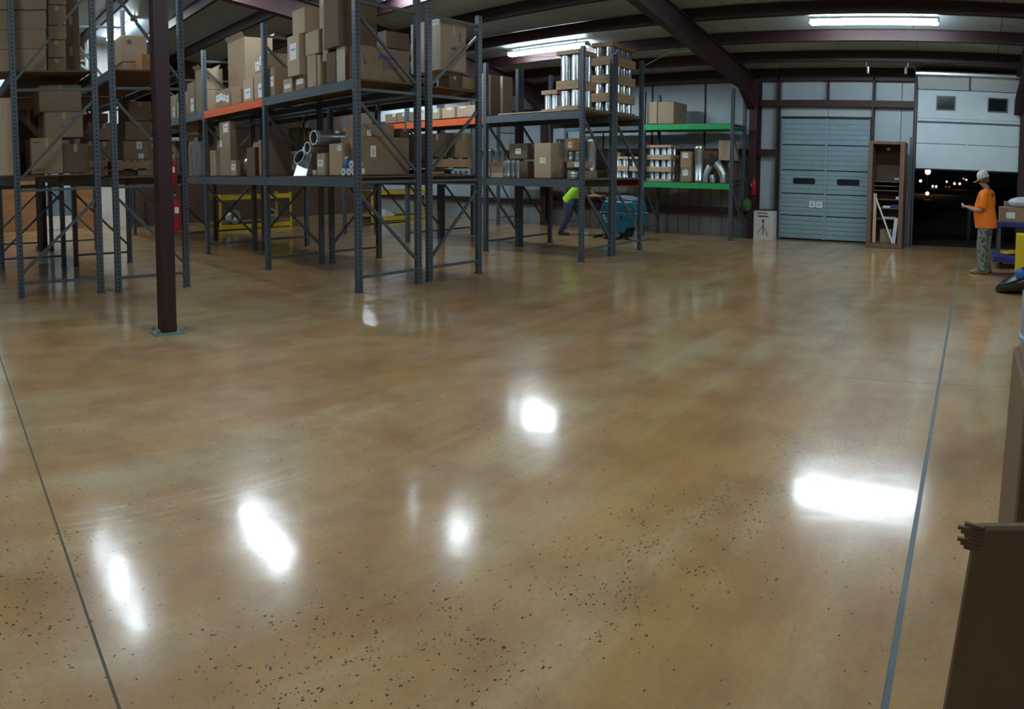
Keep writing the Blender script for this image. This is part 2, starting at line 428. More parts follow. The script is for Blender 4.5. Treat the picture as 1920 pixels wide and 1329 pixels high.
def girt(ya, yb, z0, z1):
    MB().box(XW - .2, XW - .19, ya, yb, z0, z1).box(XW - .19, XW, ya, yb, z1 - .01, z1).box(XW - .19, XW, ya, yb, z0, z0 + .01).obj('girt', 'maroon', wr)
for ya, yb in ((-7, -1.1), (1.42, 2.34), (2.38, 4.62), (4.68, 5.1), (11.5, 19.2)): girt(ya, yb, 3.17, 3.32)
for ya, yb in ((-7, -1.1), (4.68, 5.1), (5.32, 11.3), (11.5, 19.2)): girt(ya, yb, 2.0, 2.15)
for ya, yb in ((4.68, 5.1), (5.32, 11.3), (11.5, 19.2)): girt(ya, yb, .55, .70)
MB().box(XW - .2, XW, Y0, YE, 3.78, 3.84).obj('eave_strut', 'maroon', wr)
for yj, w in ((4.65, .05), (2.36, .05), (3.45, .03), (1.40, .04)):
    z0, z1 = (3.32, 3.84) if yj == 3.45 else (0, 3.9)
    MB().box(XW - .2, XW, yj - w / 2, yj + w / 2, z0, z1).obj('door_jamb', 'maroon', wr)
for yc in (-.0, 6.6, 8.1, 9.6):
    if yc > 1: MB().box(XW - .02, XW, yc - .02, yc + .02, 2.16, 3.8).obj('seam_strip', 'maroon', wr)
for yc in (-1.12, 5.2, 11.4):
    m = MB(); m.box(14.85, 14.866, yc - .1, yc + .1, 0, 3.75); m.box(15.17, 15.186, yc - .1, yc + .1, 0, 3.75); m.box(14.866, 15.17, yc - .006, yc + .006, 0, 3.75)
    m.box(14.84, 15.19, yc - .12, yc + .12, 0, .02)
    struct(m.obj('trim_%d' % (1 + (-1.12, 5.2, 11.4).index(yc)), 'maroon'))

# far end wall: pale facing on the left, brown boards on the right, a framed loft opening
we = struct(MB().box(X0, XW + .1, YE + .04, YE + .12, -.06, 6.5).obj('wall_end', 'liner'))
def epanel(xa, xb, za, zb, m): MB().box(xa + .006, xb - .006, YE, YE + .04, za, zb).obj('wall_panel', m, we, bevel=.004)
for xa, xb in ((-7, -4.6), (-4.6, -2.2), (-2.2, .2), (.2, 1.6), (1.6, 3.0)): epanel(xa, xb, 0, 1.5, 'plywood'); epanel(xa, xb, 1.51, 2.7, 'dark_board'); epanel(xa, xb, 2.71, 6.2, 'insulation')
epanel(3.0, 3.95, 0, 2.7, 'dark_board')
for xa, xb in ((3.95, 4.62), (4.62, 5.75)): epanel(xa, xb, 0, 1.5, 'plywood'); epanel(xa, xb, 1.51, 2.7, 'dark_board')
for xa, xb in ((4.45, 5.15), (5.15, 5.75), (5.75, 6.6), (6.6, 7.6)): epanel(xa, xb, 2.71, 6.3, 'white')  # whiter than the other facing panels: lamplight painted into their colour
for xa, xb in ((5.75, 7.6), (7.6, 9.0), (9.0, 10.4), (10.4, 11.8), (11.8, 13.2), (13.2, 15.1)): epanel(xa, xb, 0, 2.4, 'dark_board'); epanel(xa, xb, 2.41, 5.4, 'dark_board' if xa > 7 else 'insulation')
epanel(3.0, 4.45, 5.95, 6.3, 'insulation')
epanel(3.0, 4.45, 2.71, 4.5, 'dark_board')
m = MB(); m.box(3.0, 4.45, YE - .1, YE + .02, 5.75, 5.9); m.obj('header_beam', 'white', we)
m = MB(); m.box(3.0, 4.45, YE - .12, YE, 5.9, 5.98); m.obj('top_plate', 'wood_pale', we)
for x in (3.3, 4.02): MB().box(x, x + .09, YE - .09, YE, 4.5, 5.75).obj('wall_stud', 'wood_pale', we)
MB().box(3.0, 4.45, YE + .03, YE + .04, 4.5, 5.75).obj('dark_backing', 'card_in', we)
MB().bar((3.35, YE - .13, 5.45), (4.5, YE - .13, 4.75), .07).obj('loft_brace', 'base_plate', we)
MB().box(3.35, 4.45, YE - .14, YE - .1, 5.0, 5.05).obj('loft_rail', 'base_plate', we)
MB().box(4.0, 4.45, YE - .2, YE, 4.44, 4.5).obj('loft_ledge', 'white', we)
# a door in the end wall
d3 = struct(MB().box(2.98, 3.93, YE - .03, YE, 0, .02).obj('door_3', 'card_pale'))
MB().box(2.98, 3.06, YE - .06, YE, 0, 1.9).obj('door_frame', 'card_pale', d3); MB().box(3.86, 3.95, YE - .06, YE, 0, 1.9).obj('door_frame', 'card_pale', d3)
MB().box(3.06, 3.86, YE - .04, YE, 1.9, 1.98).obj('door_frame', 'card_pale', d3)
MB().box(3.07, 3.85, YE - .035, YE, .02, .42).obj('kick_panel', 'white', d3)
MB().box(3.07, 3.85, YE - .03, YE, .43, 1.25).obj('door_panel', 'lid_grey', d3)
MB().box(3.07, 3.85, YE - .03, YE, 1.26, 1.88).obj('door_pane', 'door_white', d3)
MB().tube([(3.8, YE - .07, .95), (3.8, YE - .07, 1.15)], .012).obj('door_handle', 'chrome', d3)
# back and left walls (outside the picture)
struct(MB().box(X0 - .1, X0, Y0 - .1, YE + .1, -.06, 5.6).obj('wall_left', 'insulation'))
struct(MB().box(X0 - .1, XW + .1, Y0 - .1, Y0, -.06, 6.5).obj('wall_back', 'insulation'))

# free-standing columns
def column(x, y, w, label, paint):
    t = thing('steel_column', label, 'column', (x, y, 0))
    MB().box(-w / 2, w / 2, -w / 2, w / 2, .02, zp(x) + .0 - (0 if abs(y - 6.1) > 1 else 0)).obj('shaft', paint, t, bevel=.012)
    MB().box(-.16, .16, -.115, .115, 0, .02).obj('base_plate', 'base_plate', t)
    for sx in (-1, 1):
        for sy in (-1, 1): MB().lathe([(.014, .02), (.014, .05), (.02, .05), (.02, .035), (.009, .07)], sx * .125, sy * .085, 6).obj('anchor_bolt', 'base_plate', t)
    MB().box(-.13, .13, -.13, .13, zp(x) - .02, zp(x)).obj('cap_plate', paint, t)
column(2.155, 6.135, .155, 'dark red square steel column bolted to a plate in the left foreground', 'maroon')
column(2.17, 14.3, .2, 'thick dark column standing far back between the left rack frames', 'maroon')

# grey ribbed dock door (closed)
d1 = struct(MB().box(XW - .02, XW - .001, D1[0], D1[1], 0, 2.92).obj('door_1', 'rubber'))
zs = [.03, .585, 1.11, 1.67, 2.27, 2.9]
for i in range(5):
    za, zb = zs[i] + .010, zs[i + 1] - .010
    n = 5; prof = [(XW - .02, za)]
    st = (zb - za) / n
    for k in range(n):
        z = za + k * st
        prof += [(XW - .055, z + .004), (XW - .055, z + st * .62), (XW - .043, z + st * .70), (XW - .043, z + st * .94)]
    prof += [(XW - .02, zb)]
    MB().prism(prof, 'y', D1[0] + .03, D1[1] - .03).obj('door_section', 'door_grey', d1)
for yy, w in ((3.46, .055), (2.44, .03), (4.56, .03)):
    MB().box(XW - .066, XW - .05, yy - w / 2, yy + w / 2, .03, 2.9).obj('stile', 'door_grey', d1)
for ya, yb in ((3.71, 4.25), (2.64, 3.18)):
    w = MB().prism([(ya + .03, 1.345), (yb - .03, 1.345), (yb, 1.37), (yb, 1.46), (yb - .03, 1.485), (ya + .03, 1.485), (ya, 1.46), (ya, 1.37)], 'x', XW - .068, XW - .05).obj('window_pane', 'glass_dark', d1)
for ya in (3.52, 3.69):
    s_ = MB().box(XW - .07, XW - .056, ya, ya + .145, .79, .94).obj('notice', 'sticker', d1)
    MB().box(XW - .072, XW - .0695, ya + .035, ya + .11, .90, .915).box(XW - .072, XW - .0695, ya + .035, ya + .06, .83, .885).box(XW - .072, XW - .0695, ya + .075, ya + .11, .83, .885).obj('print', 'door_grey', s_)
MB().box(XW - .03, XW, D1[0], D1[1], 2.905, 2.95).obj('header_trim', 'maroon', d1)

# white dock door, part raised: three panels hang in the opening, the top one has tipped back on its curved track
XD = 15.0
d2 = struct(MB().box(XD, XD + .05, -1.03, 1.34, 1.77, 1.80).obj('door_2', 'rubber'))
for za, zb in ((1.80, 2.365), (2.375, 2.845), (2.945, 3.585)):
    MB().box(XD, XD + .045, -1.02, 1.33, za, zb).obj('door_section', 'door_white', d2, bevel=.006)
MB().box(XD - .01, XD + .04, -1.02, 1.33, 2.85, 2.94).obj('door_section', 'door_white', d2, bevel=.004)
MB().box(XD - .05, XD - .01, -1.0, 1.31, 2.855, 2.88).obj('door_strut', 'steel_grey', d2)
MB().hexa([(XD, -1.02, 3.6), (XD + .045, -1.02, 3.6), (XD + .045, 1.33, 3.6), (XD, 1.33, 3.6), (XD - .38, -1.02, 3.93), (XD - .345, -1.02, 3.96), (XD - .345, 1.33, 3.96), (XD - .38, 1.33, 3.93)]).obj('door_section', 'door_white', d2)
MB().box(XD - .46, XD - .40, -1.05, 1.36, 3.86, 3.92).obj('top_rail', 'chrome', d2, bevel=.004)
for yy in (.165, ): MB().box(XD - .012, XD, yy - .02, yy + .02, 1.8, 3.585).obj('stile', 'door_white', d2)
MB().bar((XD - .02, .165, 3.6), (XD - .37, .165, 3.91), .03).obj('stile', 'steel_grey', d2)
for ya, yb in ((.5, .88), (-.69, -.29)):
    f = MB(); z0, z1 = 3.16, 3.43
    f.box(XD - .015, XD, ya - .03, yb + .03, z0 - .03, z0).box(XD - .015, XD, ya - .03, yb + .03, z1, z1 + .03).box(XD - .015, XD, ya - .03, ya, z0, z1).box(XD - .015, XD, yb, yb + .03, z0, z1)
    f = f.obj('window_frame', 'steel_grey', d2)
    MB().box(XD - .006, XD - .001, ya, yb, z0, z1).obj('window_pane', 'glass_dark', f)
for yy in (-1.06, 1.365):
    MB().tube([(XD + .02, yy, .0), (XD + .02, yy, 3.45), (XD - .05, yy, 3.68), (XD - .3, yy, 3.92), (XD - .9, yy, 4.0)], .022, 6).obj('door_track', 'steel_grey', d2)
MB().box(XD + .05, XW + .12, 1.375, 1.385, 0, 3.0).box(XD + .05, XW + .12, -1.065, -1.055, 0, 3.0).obj('weather_strip', 'rubber', d2)
MB().box(14.98, 15.16, 1.40, 1.48, 0, 2.5).obj('jamb_guard', 'steel_grey', d2)
MB().tube([(14.9, 1.44, .02), (14.9, 1.44, .95)], .012).obj('guide_rod', 'chrome', d2)
for yy, lean in ((2.36, .22), (1.47, -.22)):
    t = thing('track_hanger', 'thin dark forked bracket hanging from the roof left of the white door' if yy > 2 else 'thin dark forked bracket hanging right over the white door corner', 'bracket', (13.9, yy, 4.02), 0, 'brackets hanging by the white door')
    h = zp(13.9) + .0 - 4.02
    MB().bar((0, 0, -.12), (0, 0, h + .12), .025).obj('drop_rod', 'steel_grey', t)
    MB().bar((0, 0, .02), (0, lean, h + .12), .025).obj('side_strut', 'steel_grey', t)
    MB().lathe([(.03, -.26), (.035, -.2), (.03, -.12)], 0, -.04 * (1 if lean > 0 else -1), 8).obj('pulley', 'chrome', t)

# ------------------------------------------------------------------ strip lights
def strip_light(x, y0, y1, z, label, rz=0.):
    L = y1 - y0
    t = thing('strip_light', label, 'light', (x, y0, z), rz, 'strip lights under the roof')
    h = MB().prism([(-.07, .035), (-.05, .075), (.05, .075), (.07, .035), (.06, .032), (.0, .038), (-.06, .032)], 'y', 0, L).obj('housing', 'housing', t)
    for s_ in (-1, 1):
        MB().tube([(s_ * .046, .03, -.01), (s_ * .046, L - .03, -.01)], .042, 12).obj('lamp_tube', 'tube_light', t)
    for e in (0, L - .03): MB().box(-.1, .1, e, e + .03, -.03, .04).obj('end_cap', 'housing', t)
    for e in (.3, L - .3): MB().bar((0, e, .075), (0, e, max(.1, zp(x) + SHEET - z)), .012).obj('hanger_rod', 'steel_grey', t)
strip_light(11.55, .70, 3.02, 4.31, 'glowing tube light under the roof above the dock doors')
strip_light(12.15, 8.1, 10.36, 4.33, 'glowing tube light hanging slantwise above the stacked metal pipes')
strip_light(4.95, 15.95, 18.35, 5.45, 'glowing tube light at the far left near the white end wall')
strip_light(13.9, 16.5, 18.9, 4.12, 'far tube light hidden behind the cartons near the white back corner')
strip_light(2.72, 9.4, 11.85, 5.35, 'tube light over the left racks above the picture edge')
strip_light(5.5, 9.6, 12.05, 5.2, 'tube light over the middle rack above the picture edge')
strip_light(8.2, 7.9, 10.3, 4.98, 'tube light over the aisle between middle and third rack')
strip_light(3.4, .8, 3.2, 5.3, 'tube light high over the open floor in front')
strip_light(-1.2, 4.0, 6.4, 5.4, 'tube light high left outside the picture')
strip_light(.75, 18.45, 20.8, 5.5, 'added tube light hidden behind the left carton stacks to brighten the end wall', -PI / 2)  # extra lamp added out of sight to brighten the end wall
strip_light(6.5, -4.6, -2.2, 4.9, 'tube light high right outside the picture')
def cable(pts, name, label, r=.006): tag(MB().tube(pts, r, 5).obj(name, 'card_pale', None), label, 'cable')
cable([(12.6, 5.35, 4.1), (12.75, 6.4, 4.12), (12.9, 7.2, 3.86)], 'roof_cable', 'thin taut cable running down from the red rafter beside the slanting tube light')
cable([(12.0, 10.45, 4.36), (11.95, 9.6, 4.16), (11.9, 8.9, 4.10), (11.85, 7.6, 4.25)], 'lamp_cord', 'thin pale cord sagging under the slanting tube light')

# ------------------------------------------------------------------ night outside the raised door
gm = MB(); gm.hexa([(XW + .12, -14, -.3), (24, -14, -.5), (24, 16, -.5), (XW + .12, 16, -.3), (XW + .12, -14, -.02), (24, -14, -.06), (24, 16, -.06), (XW + .12, 16, -.02)])
gm.hexa([(24, -60, -2), (320, -60, -3), (320, 90, -3), (24, 90, -2), (24, -60, -.5), (320, -60, -2.2), (320, 90, -2.2), (24, 90, -.5)])
struct(gm.obj('ground', 'asphalt'))
t = thing('low_wall', 'low black wall with a wet shiny cap outside the raised door', 'wall', (19.0, 0, -.05))
MB().box(0, .3, -4, 4, 0, .93).obj('wall_body', 'night_wall', t); MB().box(-.05, .35, -4, 4, .93, .99).obj('cap_stone', 'wet_cap', t, bevel=.02)
t = thing('bollard', 'grey upright post outside beside the hand of the person in orange', 'post', (17.3, .06, -.03))
MB().lathe([(.06, 0), (.06, .9), (.05, .96), (.01, .98)], n=12).obj('post_body', 'steel_grey', t, smooth=True)
def far(u, y_at, slope, X): return (X, y_at, 1.6 + slope * X)
def street_lamp(x, y, z, m, r, label):
    t = thing('street_lamp', label, 'street lamp', (x, y, -2.3), 0, 'street lights outside')
    MB().tube([(0, 0, 0), (0, 0, z + 2.3)], .05, 6).obj('lamp_pole', 'night_wall', t)
    MB().lathe([(r * .3, z + 2.3 - r), (r, z + 2.3 - r * .5), (r, z + 2.3 + r * .5), (r * .3, z + 2.3 + r)], n=10).obj('lamp_head', m, t, smooth=True)
street_lamp(100, 6.95, 2.45, 'sodium', .42, 'bright orange street lamp just under the raised door edge')
street_lamp(100, 8.0, 1.0, 'lamp_green', .20, 'small greenish white lamp left of the orange street lamp')
street_lamp(100, 4.0, 1.05, 'lamp_white', .12, 'small dim lamp between the two groups of car lights')
def car(x, y, lampm, label, n=2, dz=.9, z=-2.2, r=.25, gap=1.1):
    t = thing('car', label, 'car', (x, y, z), 0, 'far cars on the dark street')
    MB().prism([(-2.1, .3), (2.1, .3), (2.1, .85), (1.2, .95), (.6, 1.4), (-1.2, 1.4), (-1.8, .95), (-2.1, .9)], 'y', -.85, .85).obj('car_body', 'night_wall', t, bevel=.05)
    for sx in (-1.3, 1.3):
        for sy in (-.8, .8): MB().tube([(sx, sy - .1, .3), (sx, sy + .1, .3)], .3, 10).obj('wheel', 'rubber', t)
    for k in range(n):
        MB().lathe([(r * .5, dz - r), (r, dz), (r * .5, dz + r)], -2.15, (k - (n - 1) / 2) * gap, 8).obj('headlight' if lampm != 'lamp_red' else 'tail_light', lampm, t, smooth=True)
car(185, 10.7, 'lamp_white', 'far car with two white headlights on the dark street', z=-1.75, gap=1.0)
car(185, 4.4, 'lamp_orange', 'far car with warm bright headlights right of the middle of the street', z=-.75, r=.3, gap=1.5, dz=.9)
car(185, 7.0, 'lamp_red', 'far car with two dim red tail lights between the headlights', z=-1.75, r=.12, gap=.9)
street_lamp(60, 4.15, .12, 'lamp_orange', .16, 'low reddish light under the orange street lamp by the far kerb')
street_lamp(185, 1.9, 1.3, 'lamp_green', .22, 'small green signal light right of the warm headlights')
street_lamp(185, 2.7, 1.6, 'lamp_red', .22, 'small red signal light over the warm headlights')
# ------------------------------------------------------------------ pallet racks
_post = {}
def post_mesh(h):
    if h not in _post:
        m = MB(); w, d = .04, .035
        m.box(-w, w, -d, -d + .006, .012, h).box(-w, w, d - .006, d, .012, h).box(-w, -w + .006, -d + .006, d - .006, .012, h).box(w - .006, w, -d + .006, d - .006, .012, h)
        _post[h] = m.mesh('post', 'post_grey')
    return _post[h]
_foot = MB().box(-.047, .047, -.06, .06, 0, .012).mesh('foot', 'steel_grey')
def rack(label, x0, x1, frames, bays, height, direction=1, braces=(.2, 1.43, 2.62, 3.72), group=None, skip_back=False):
    """frames: y of each upright frame; bays: per bay a list of (deck z, front beam paint, back beam paint, boards?)"""
    t = thing('pallet_rack', label, 'rack', (x0, frames[0], 0), 0, group or 'tall pallet racks')
    D = x1 - x0
    for k, y in enumerate(frames):
        h = height[k] if isinstance(height, (list, tuple)) else height
        y -= frames[0]
        for x in (0, D):
            link('upright_post', post_mesh(h), t, loc=(x, y, 0)); link('foot_plate', _foot, t, loc=(x, y, 0))
        bz = [b for b in braces if b < h]
        for b in bz: MB().box(.04, D - .04, y - .018, y + .018, b - .018, b + .018).obj('horizontal_brace', 'steel_grey', t)
        for a, b in zip(bz, bz[1:]):
            lo, hi = a + .14, b - .16
            p, q = ((.035, lo), (D - .035, hi)) if direction > 0 else ((.035, hi), (D - .035, lo))
            MB().bar((p[0], y, p[1]), (q[0], y, q[1]), .035).obj('diagonal_brace', 'steel_grey', t)
    for k, levels in enumerate(bays):
        ya, yb = frames[k] - frames[0] + .035, frames[k + 1] - frames[0] - .035
        for z, fm, bm_, boards in levels:
            for x, m, s in ((-.01, fm, 1), (D + .01, bm_, -1)):
                b = MB(); b.box(x - .025, x + .025, ya, yb, z - .14, z - .045)
                b.box(*( (x - .025, x + .006) if s > 0 else (x - .006, x + .025)), ya, yb, z - .045, z - .012)
                b.box(x - .03, x + .03, ya, ya + .008, z - .19, z + .0).box(x - .03, x + .03, yb - .008, yb, z - .19, z + .0)
                b.obj('beam', m, t)
            n = max(2, round((yb - ya) / .62)); L = (yb - ya + .03) / n
            for i in range(n):
                ys_ = ya - .015 + i * L
                MB().box(.03 if i % 2 else .02, D - .02, ys_ + .004, ys_ + L - .004, z - .022, z - .003 + .002 * (i % 2 == 0)).obj('deck_board', boards, t)
    return t
G = 'beam_grey'
rack('leftmost grey rack with dim brown carton stacks at the left picture edge', 1.0, 2.09, [8.62, 11.33, 13.9], [[(1.63, G, G, 'deck'), (3.01, G, G, 'deck')]] * 2, 4.5, 1, (.2, 1.43, 2.75, 4.2))
rack('grey rack behind the dark red column in the left pair', 2.31, 3.30, [8.52, 11.33, 13.9], [[(1.57, G, G, 'deck'), (3.01, G, G, 'deck')]] * 2, 4.5, -1, (.2, 1.43, 2.75, 4.2))
rack('grey rack with an orange upper beam full of labelled cartons', 5.0, 6.03, [6.8, 9.25, 11.7, 14.15, 16.6],
     [[(1.51, G, G, 'deck'), (2.765, G, G, 'deck')], [(1.51, G, G, 'deck'), (2.765, 'beam_orange', G, 'deck')], [(1.51, G, G, 'deck'), (2.765, G, G, 'deck')], [(1.51, G, G, 'deck'), (2.765, G, G, 'deck')]], [4.6, 3.93, 3.93, 3.93, 3.93], -1)
rack('right hand rack of the middle pair holding the tall pale carton', 6.24, 7.26, [6.8, 9.25, 11.7, 14.15], [[(1.51, G, G, 'deck'), (2.765, G, G, 'deck')]] * 3, 3.87, 1)
rack('third rack with a light board on top and a second orange beam', 9.3, 10.26, [6.3, 8.52, 10.83, 13.2],
     [[(1.42, G, G, 'deck'), (2.60, G, G, 'deck')], [(1.42, G, G, 'deck'), (2.60, 'beam_orange', G, 'deck')], [(1.42, G, G, 'deck'), (2.60, 'beam_orange', G, 'deck')]], [3.68, 3.6, 3.6, 3.6], -1)
rack('rack of the third pair facing the scrubber with four high pipe crates', 10.36, 11.36, [6.3, 8.52, 10.83, 13.2],
     [[(1.42, G, 'beam_red', 'deck'), (2.60, G, G, 'deck')], [(1.42, G, G, 'deck')], [(1.42, G, G, 'deck')]], [3.72, 3.6, 3.6, 3.6], -1)
rack('wall rack with bright green beams holding ducts and crates', 14.06, 14.86, [5.42, 7.72, 10.04, 12.4],
     [[(1.32, 'beam_green', G, 'deck'), (2.70, 'beam_green', 'beam_green', 'deck')], [(1.32, 'beam_red', G, 'deck'), (2.70, G, G, 'deck')], [(1.32, G, G, 'deck')]], 3.48, -1)
tag(MB().box(9.29, 9.432, 6.75, 8.2, 2.603, 2.622).obj('loose_board', 'deck_light'), 'pale loose board lying on the deck edge under the metal pipes', 'board')

# ------------------------------------------------------------------ cartons
def stick(parent, face, W, H, D, st):
    u, v, w, h = st
    if face == 'x':      # on the -X face; u runs from far to near
        yc, zc = D * (1 - u), H * v; hw, hh = D * w / 2, H * h / 2
        y0_, y1_ = max(.01, yc - hw), min(D - .01, yc + hw); z0_, z1_ = max(.01, zc - hh), min(H - .01, zc + hh)
        s = MB().box(-.004, .0005, y0_, y1_, z0_, z1_).obj('label_sticker', 'sticker', parent)
        MB().box(-.0055, -.0035, y0_ + (y1_ - y0_) * .15, y1_ - (y1_ - y0_) * .2, z0_ + (z1_ - z0_) * .55, z0_ + (z1_ - z0_) * .68).obj('print_mark', 'door_grey', s)
    else:
        xc, zc = W * u, H * v; hw, hh = W * w / 2, H * h / 2
        s = MB().box(max(.01, xc - hw), min(W - .01, xc + hw), -.004, .0005, max(.01, zc - hh), min(H - .01, zc + hh)).obj('label_sticker', 'sticker', parent)
        MB().box(xc - hw * .15, xc + hw * .15, -.0055, -.0035, zc - hh * .6, zc + hh * .3).obj('print_mark', 'door_grey', s)
def star(parent, face, W, H, D, u, v, r):
    pts = []
    for k in range(10):
        a = PI / 2 + k * PI / 5; q = r if k % 2 == 0 else r * .42
        pts.append((q * math.cos(a), q * math.sin(a)))
    if face == 'y': MB().prism([(W * u + a, H * v + b) for a, b in pts], 'y', -.004, 0).obj('star_mark', 'blue_ink', parent)
    else: MB().prism([(D * (1 - u) + a, H * v + b) for a, b in pts], 'x', -.004, 0).obj('star_mark', 'blue_ink', parent)
def carton(label, x0, x1, y0, y1, z0, z1, m, o):
    W, D, H = x1 - x0, y1 - y0, z1 - z0
    opened = o.get('flap') or o.get('paper')
    b = MB()
    if not opened:
        b.box(0, W, 0, D, 0, H - .005)
    else:
        e = .006
        b.box(0, W, 0, D, 0, .01).box(0, e, 0, D, .01, H).box(W - e, W, 0, D, .01, H).box(e, W - e, 0, e, .01, H).box(e, W - e, D - e, D, .01, H)
    t = b.obj('carton', 'card_' + m, None, bevel=0 if opened else min(.006, H * .08), loc=(x0, y0, z0))
    tag(t, label, 'carton', o.get('grp'))
    if not opened:
        # two top flaps meeting at a taped seam along the longer side
        if W > D:
            MB().box(.004, W - .004, .004, D / 2 - .003, H - .005, H).obj('top_flap', 'card_' + m, t); MB().box(.004, W - .004, D / 2 + .003, D - .004, H - .005, H).obj('top_flap', 'card_' + m, t)
            MB().box(-.002, .001, D / 2 - .025, D / 2 + .025, H * .72, H - .006).obj('tape', 'tape', t)
        else:
            MB().box(.004, W / 2 - .003, .004, D - .004, H - .005, H).obj('top_flap', 'card_' + m, t); MB().box(W / 2 + .003, W - .004, .004, D - .004, H - .005, H).obj('top_flap', 'card_' + m, t)
            MB().box(W / 2 - .025, W / 2 + .025, -.002, .001, H * .72, H - .006).obj('tape', 'tape', t)
    elif o.get('flap'):
        f = min(W, .3) * .5
        MB().hexa([(0, 0, H), (.005, 0, H), (.005, D, H), (0, D, H), (-f * .45, 0, H + f * .6), (-f * .45 + .005, 0, H + f * .6), (-f * .45 + .005, D, H + f * .6), (-f * .45, D, H + f * .6)]).obj('open_flap', 'card_' + m, t)
        MB().hexa([(W - .005, 0, H), (W, 0, H), (W, D, H), (W - .005, D, H), (W + f * .3, 0, H + f * .7), (W + f * .3 + .005, 0, H + f * .7), (W + f * .3 + .005, D, H + f * .7), (W + f * .3, D, H + f * .7)]).obj('open_flap', 'card_' + m, t)
    else:
        rr = random.Random(5); p = MB()
        for k in range(9):
            cx, cy = W * (.2 + .6 * rr.random()), D * (.2 + .6 * rr.random()); r = .05 + .03 * rr.random()
            p.lathe([(r * .3, H - .10), (r * (.8 + .3 * rr.random()), H - .06), (r, H - .01), (r * (.6 + .3 * rr.random()), H + .05 * rr.random() + .02), (r * .15, H + .07 + .05 * rr.random())], cx, cy, 6)
        q = p.obj('crumpled_paper', 'paper', t)
    for s in o.get('st', []): stick(t, 'x', W, H, D, s)
    for s in o.get('sty', []): stick(t, 'y', W, H, D, s)
    for u, v in o.get('star', []): star(t, 'y', W, H, D, u, v, min(W, H) * .13)
    if o.get('pale'):
        MB().box(-.003, 0, .0, D, .0, H).obj('pale_front', 'card_pale', t)
    if o.get('blue'):
        # two lines of smudged blue capitals, too blurred to read
        xc, zc, wl = W * .56, H * .60, W * .38
        MB().box(xc - wl / 2, xc + wl / 2, -.003, 0, zc + .02, zc + .075).obj('blue_print_bar', 'blue_ink', t)
        n = 6; cw = wl * .8 / n
        for i in range(n):
            k = MB()
            x = xc - wl * .28 + i * cw; zb = zc - .11; zt = zc + .0
            k.box(x, x + cw * .78, -.003, 0, zt - .02, zt)
            if i % 3 == 0: k.box(x + cw * .28, x + cw * .5, -.003, 0, zb, zt - .02)
            elif i % 3 == 1: k.box(x, x + cw * .22, -.003, 0, zb, zt - .02).box(x + cw * .22, x + cw * .7, -.003, 0, zb + .035, zb + .052).box(x + cw * .22, x + cw * .78, -.003, 0, zb, zb + .018)
            else: k.box(x, x + cw * .2, -.003, 0, zb, zt - .02).box(x + cw * .58, x + cw * .78, -.003, 0, zb, zt - .02).box(x + cw * .2, x + cw * .58, -.003, 0, zb + .04, zb + .06)
            k.obj('blue_letter', 'blue_ink', t)
        MB().box(W * .10, W * .115, -.003, 0, H * .45, H * .75).box(W * .10, W * .15, -.003, 0, H * .45, H * .48).box(W * .135, W * .15, -.003, 0, H * .48, H * .62).obj('cup_mark', 'blue_ink', t)
    if o.get('mark') == 1:
        MB().prism([(W * .72, H * .6), (W * .76, H * .6), (W * .76, H * .72), (W * .78, H * .72), (W * .74, H * .8), (W * .70, H * .72), (W * .72, H * .72)], 'y', -.003, 0).obj('arrow_mark', 'blue_ink', t)
        MB().box(W * .42, W * .6, -.003, 0, H * .42, H * .47).obj('print_mark', 'blue_ink', t)
    if o.get('mark') == 2:
        for i in range(5): MB().box(W * (.08 + i * .045), W * (.105 + i * .045), -.003, 0, H * .10, H * (.16 if i % 2 else .145)).obj('print_letter', 'ink', t)
        MB().box(W * .08, W * .27, -.003, 0, H * .86, H * .885).obj('print_mark', 'ink', t)
    return t
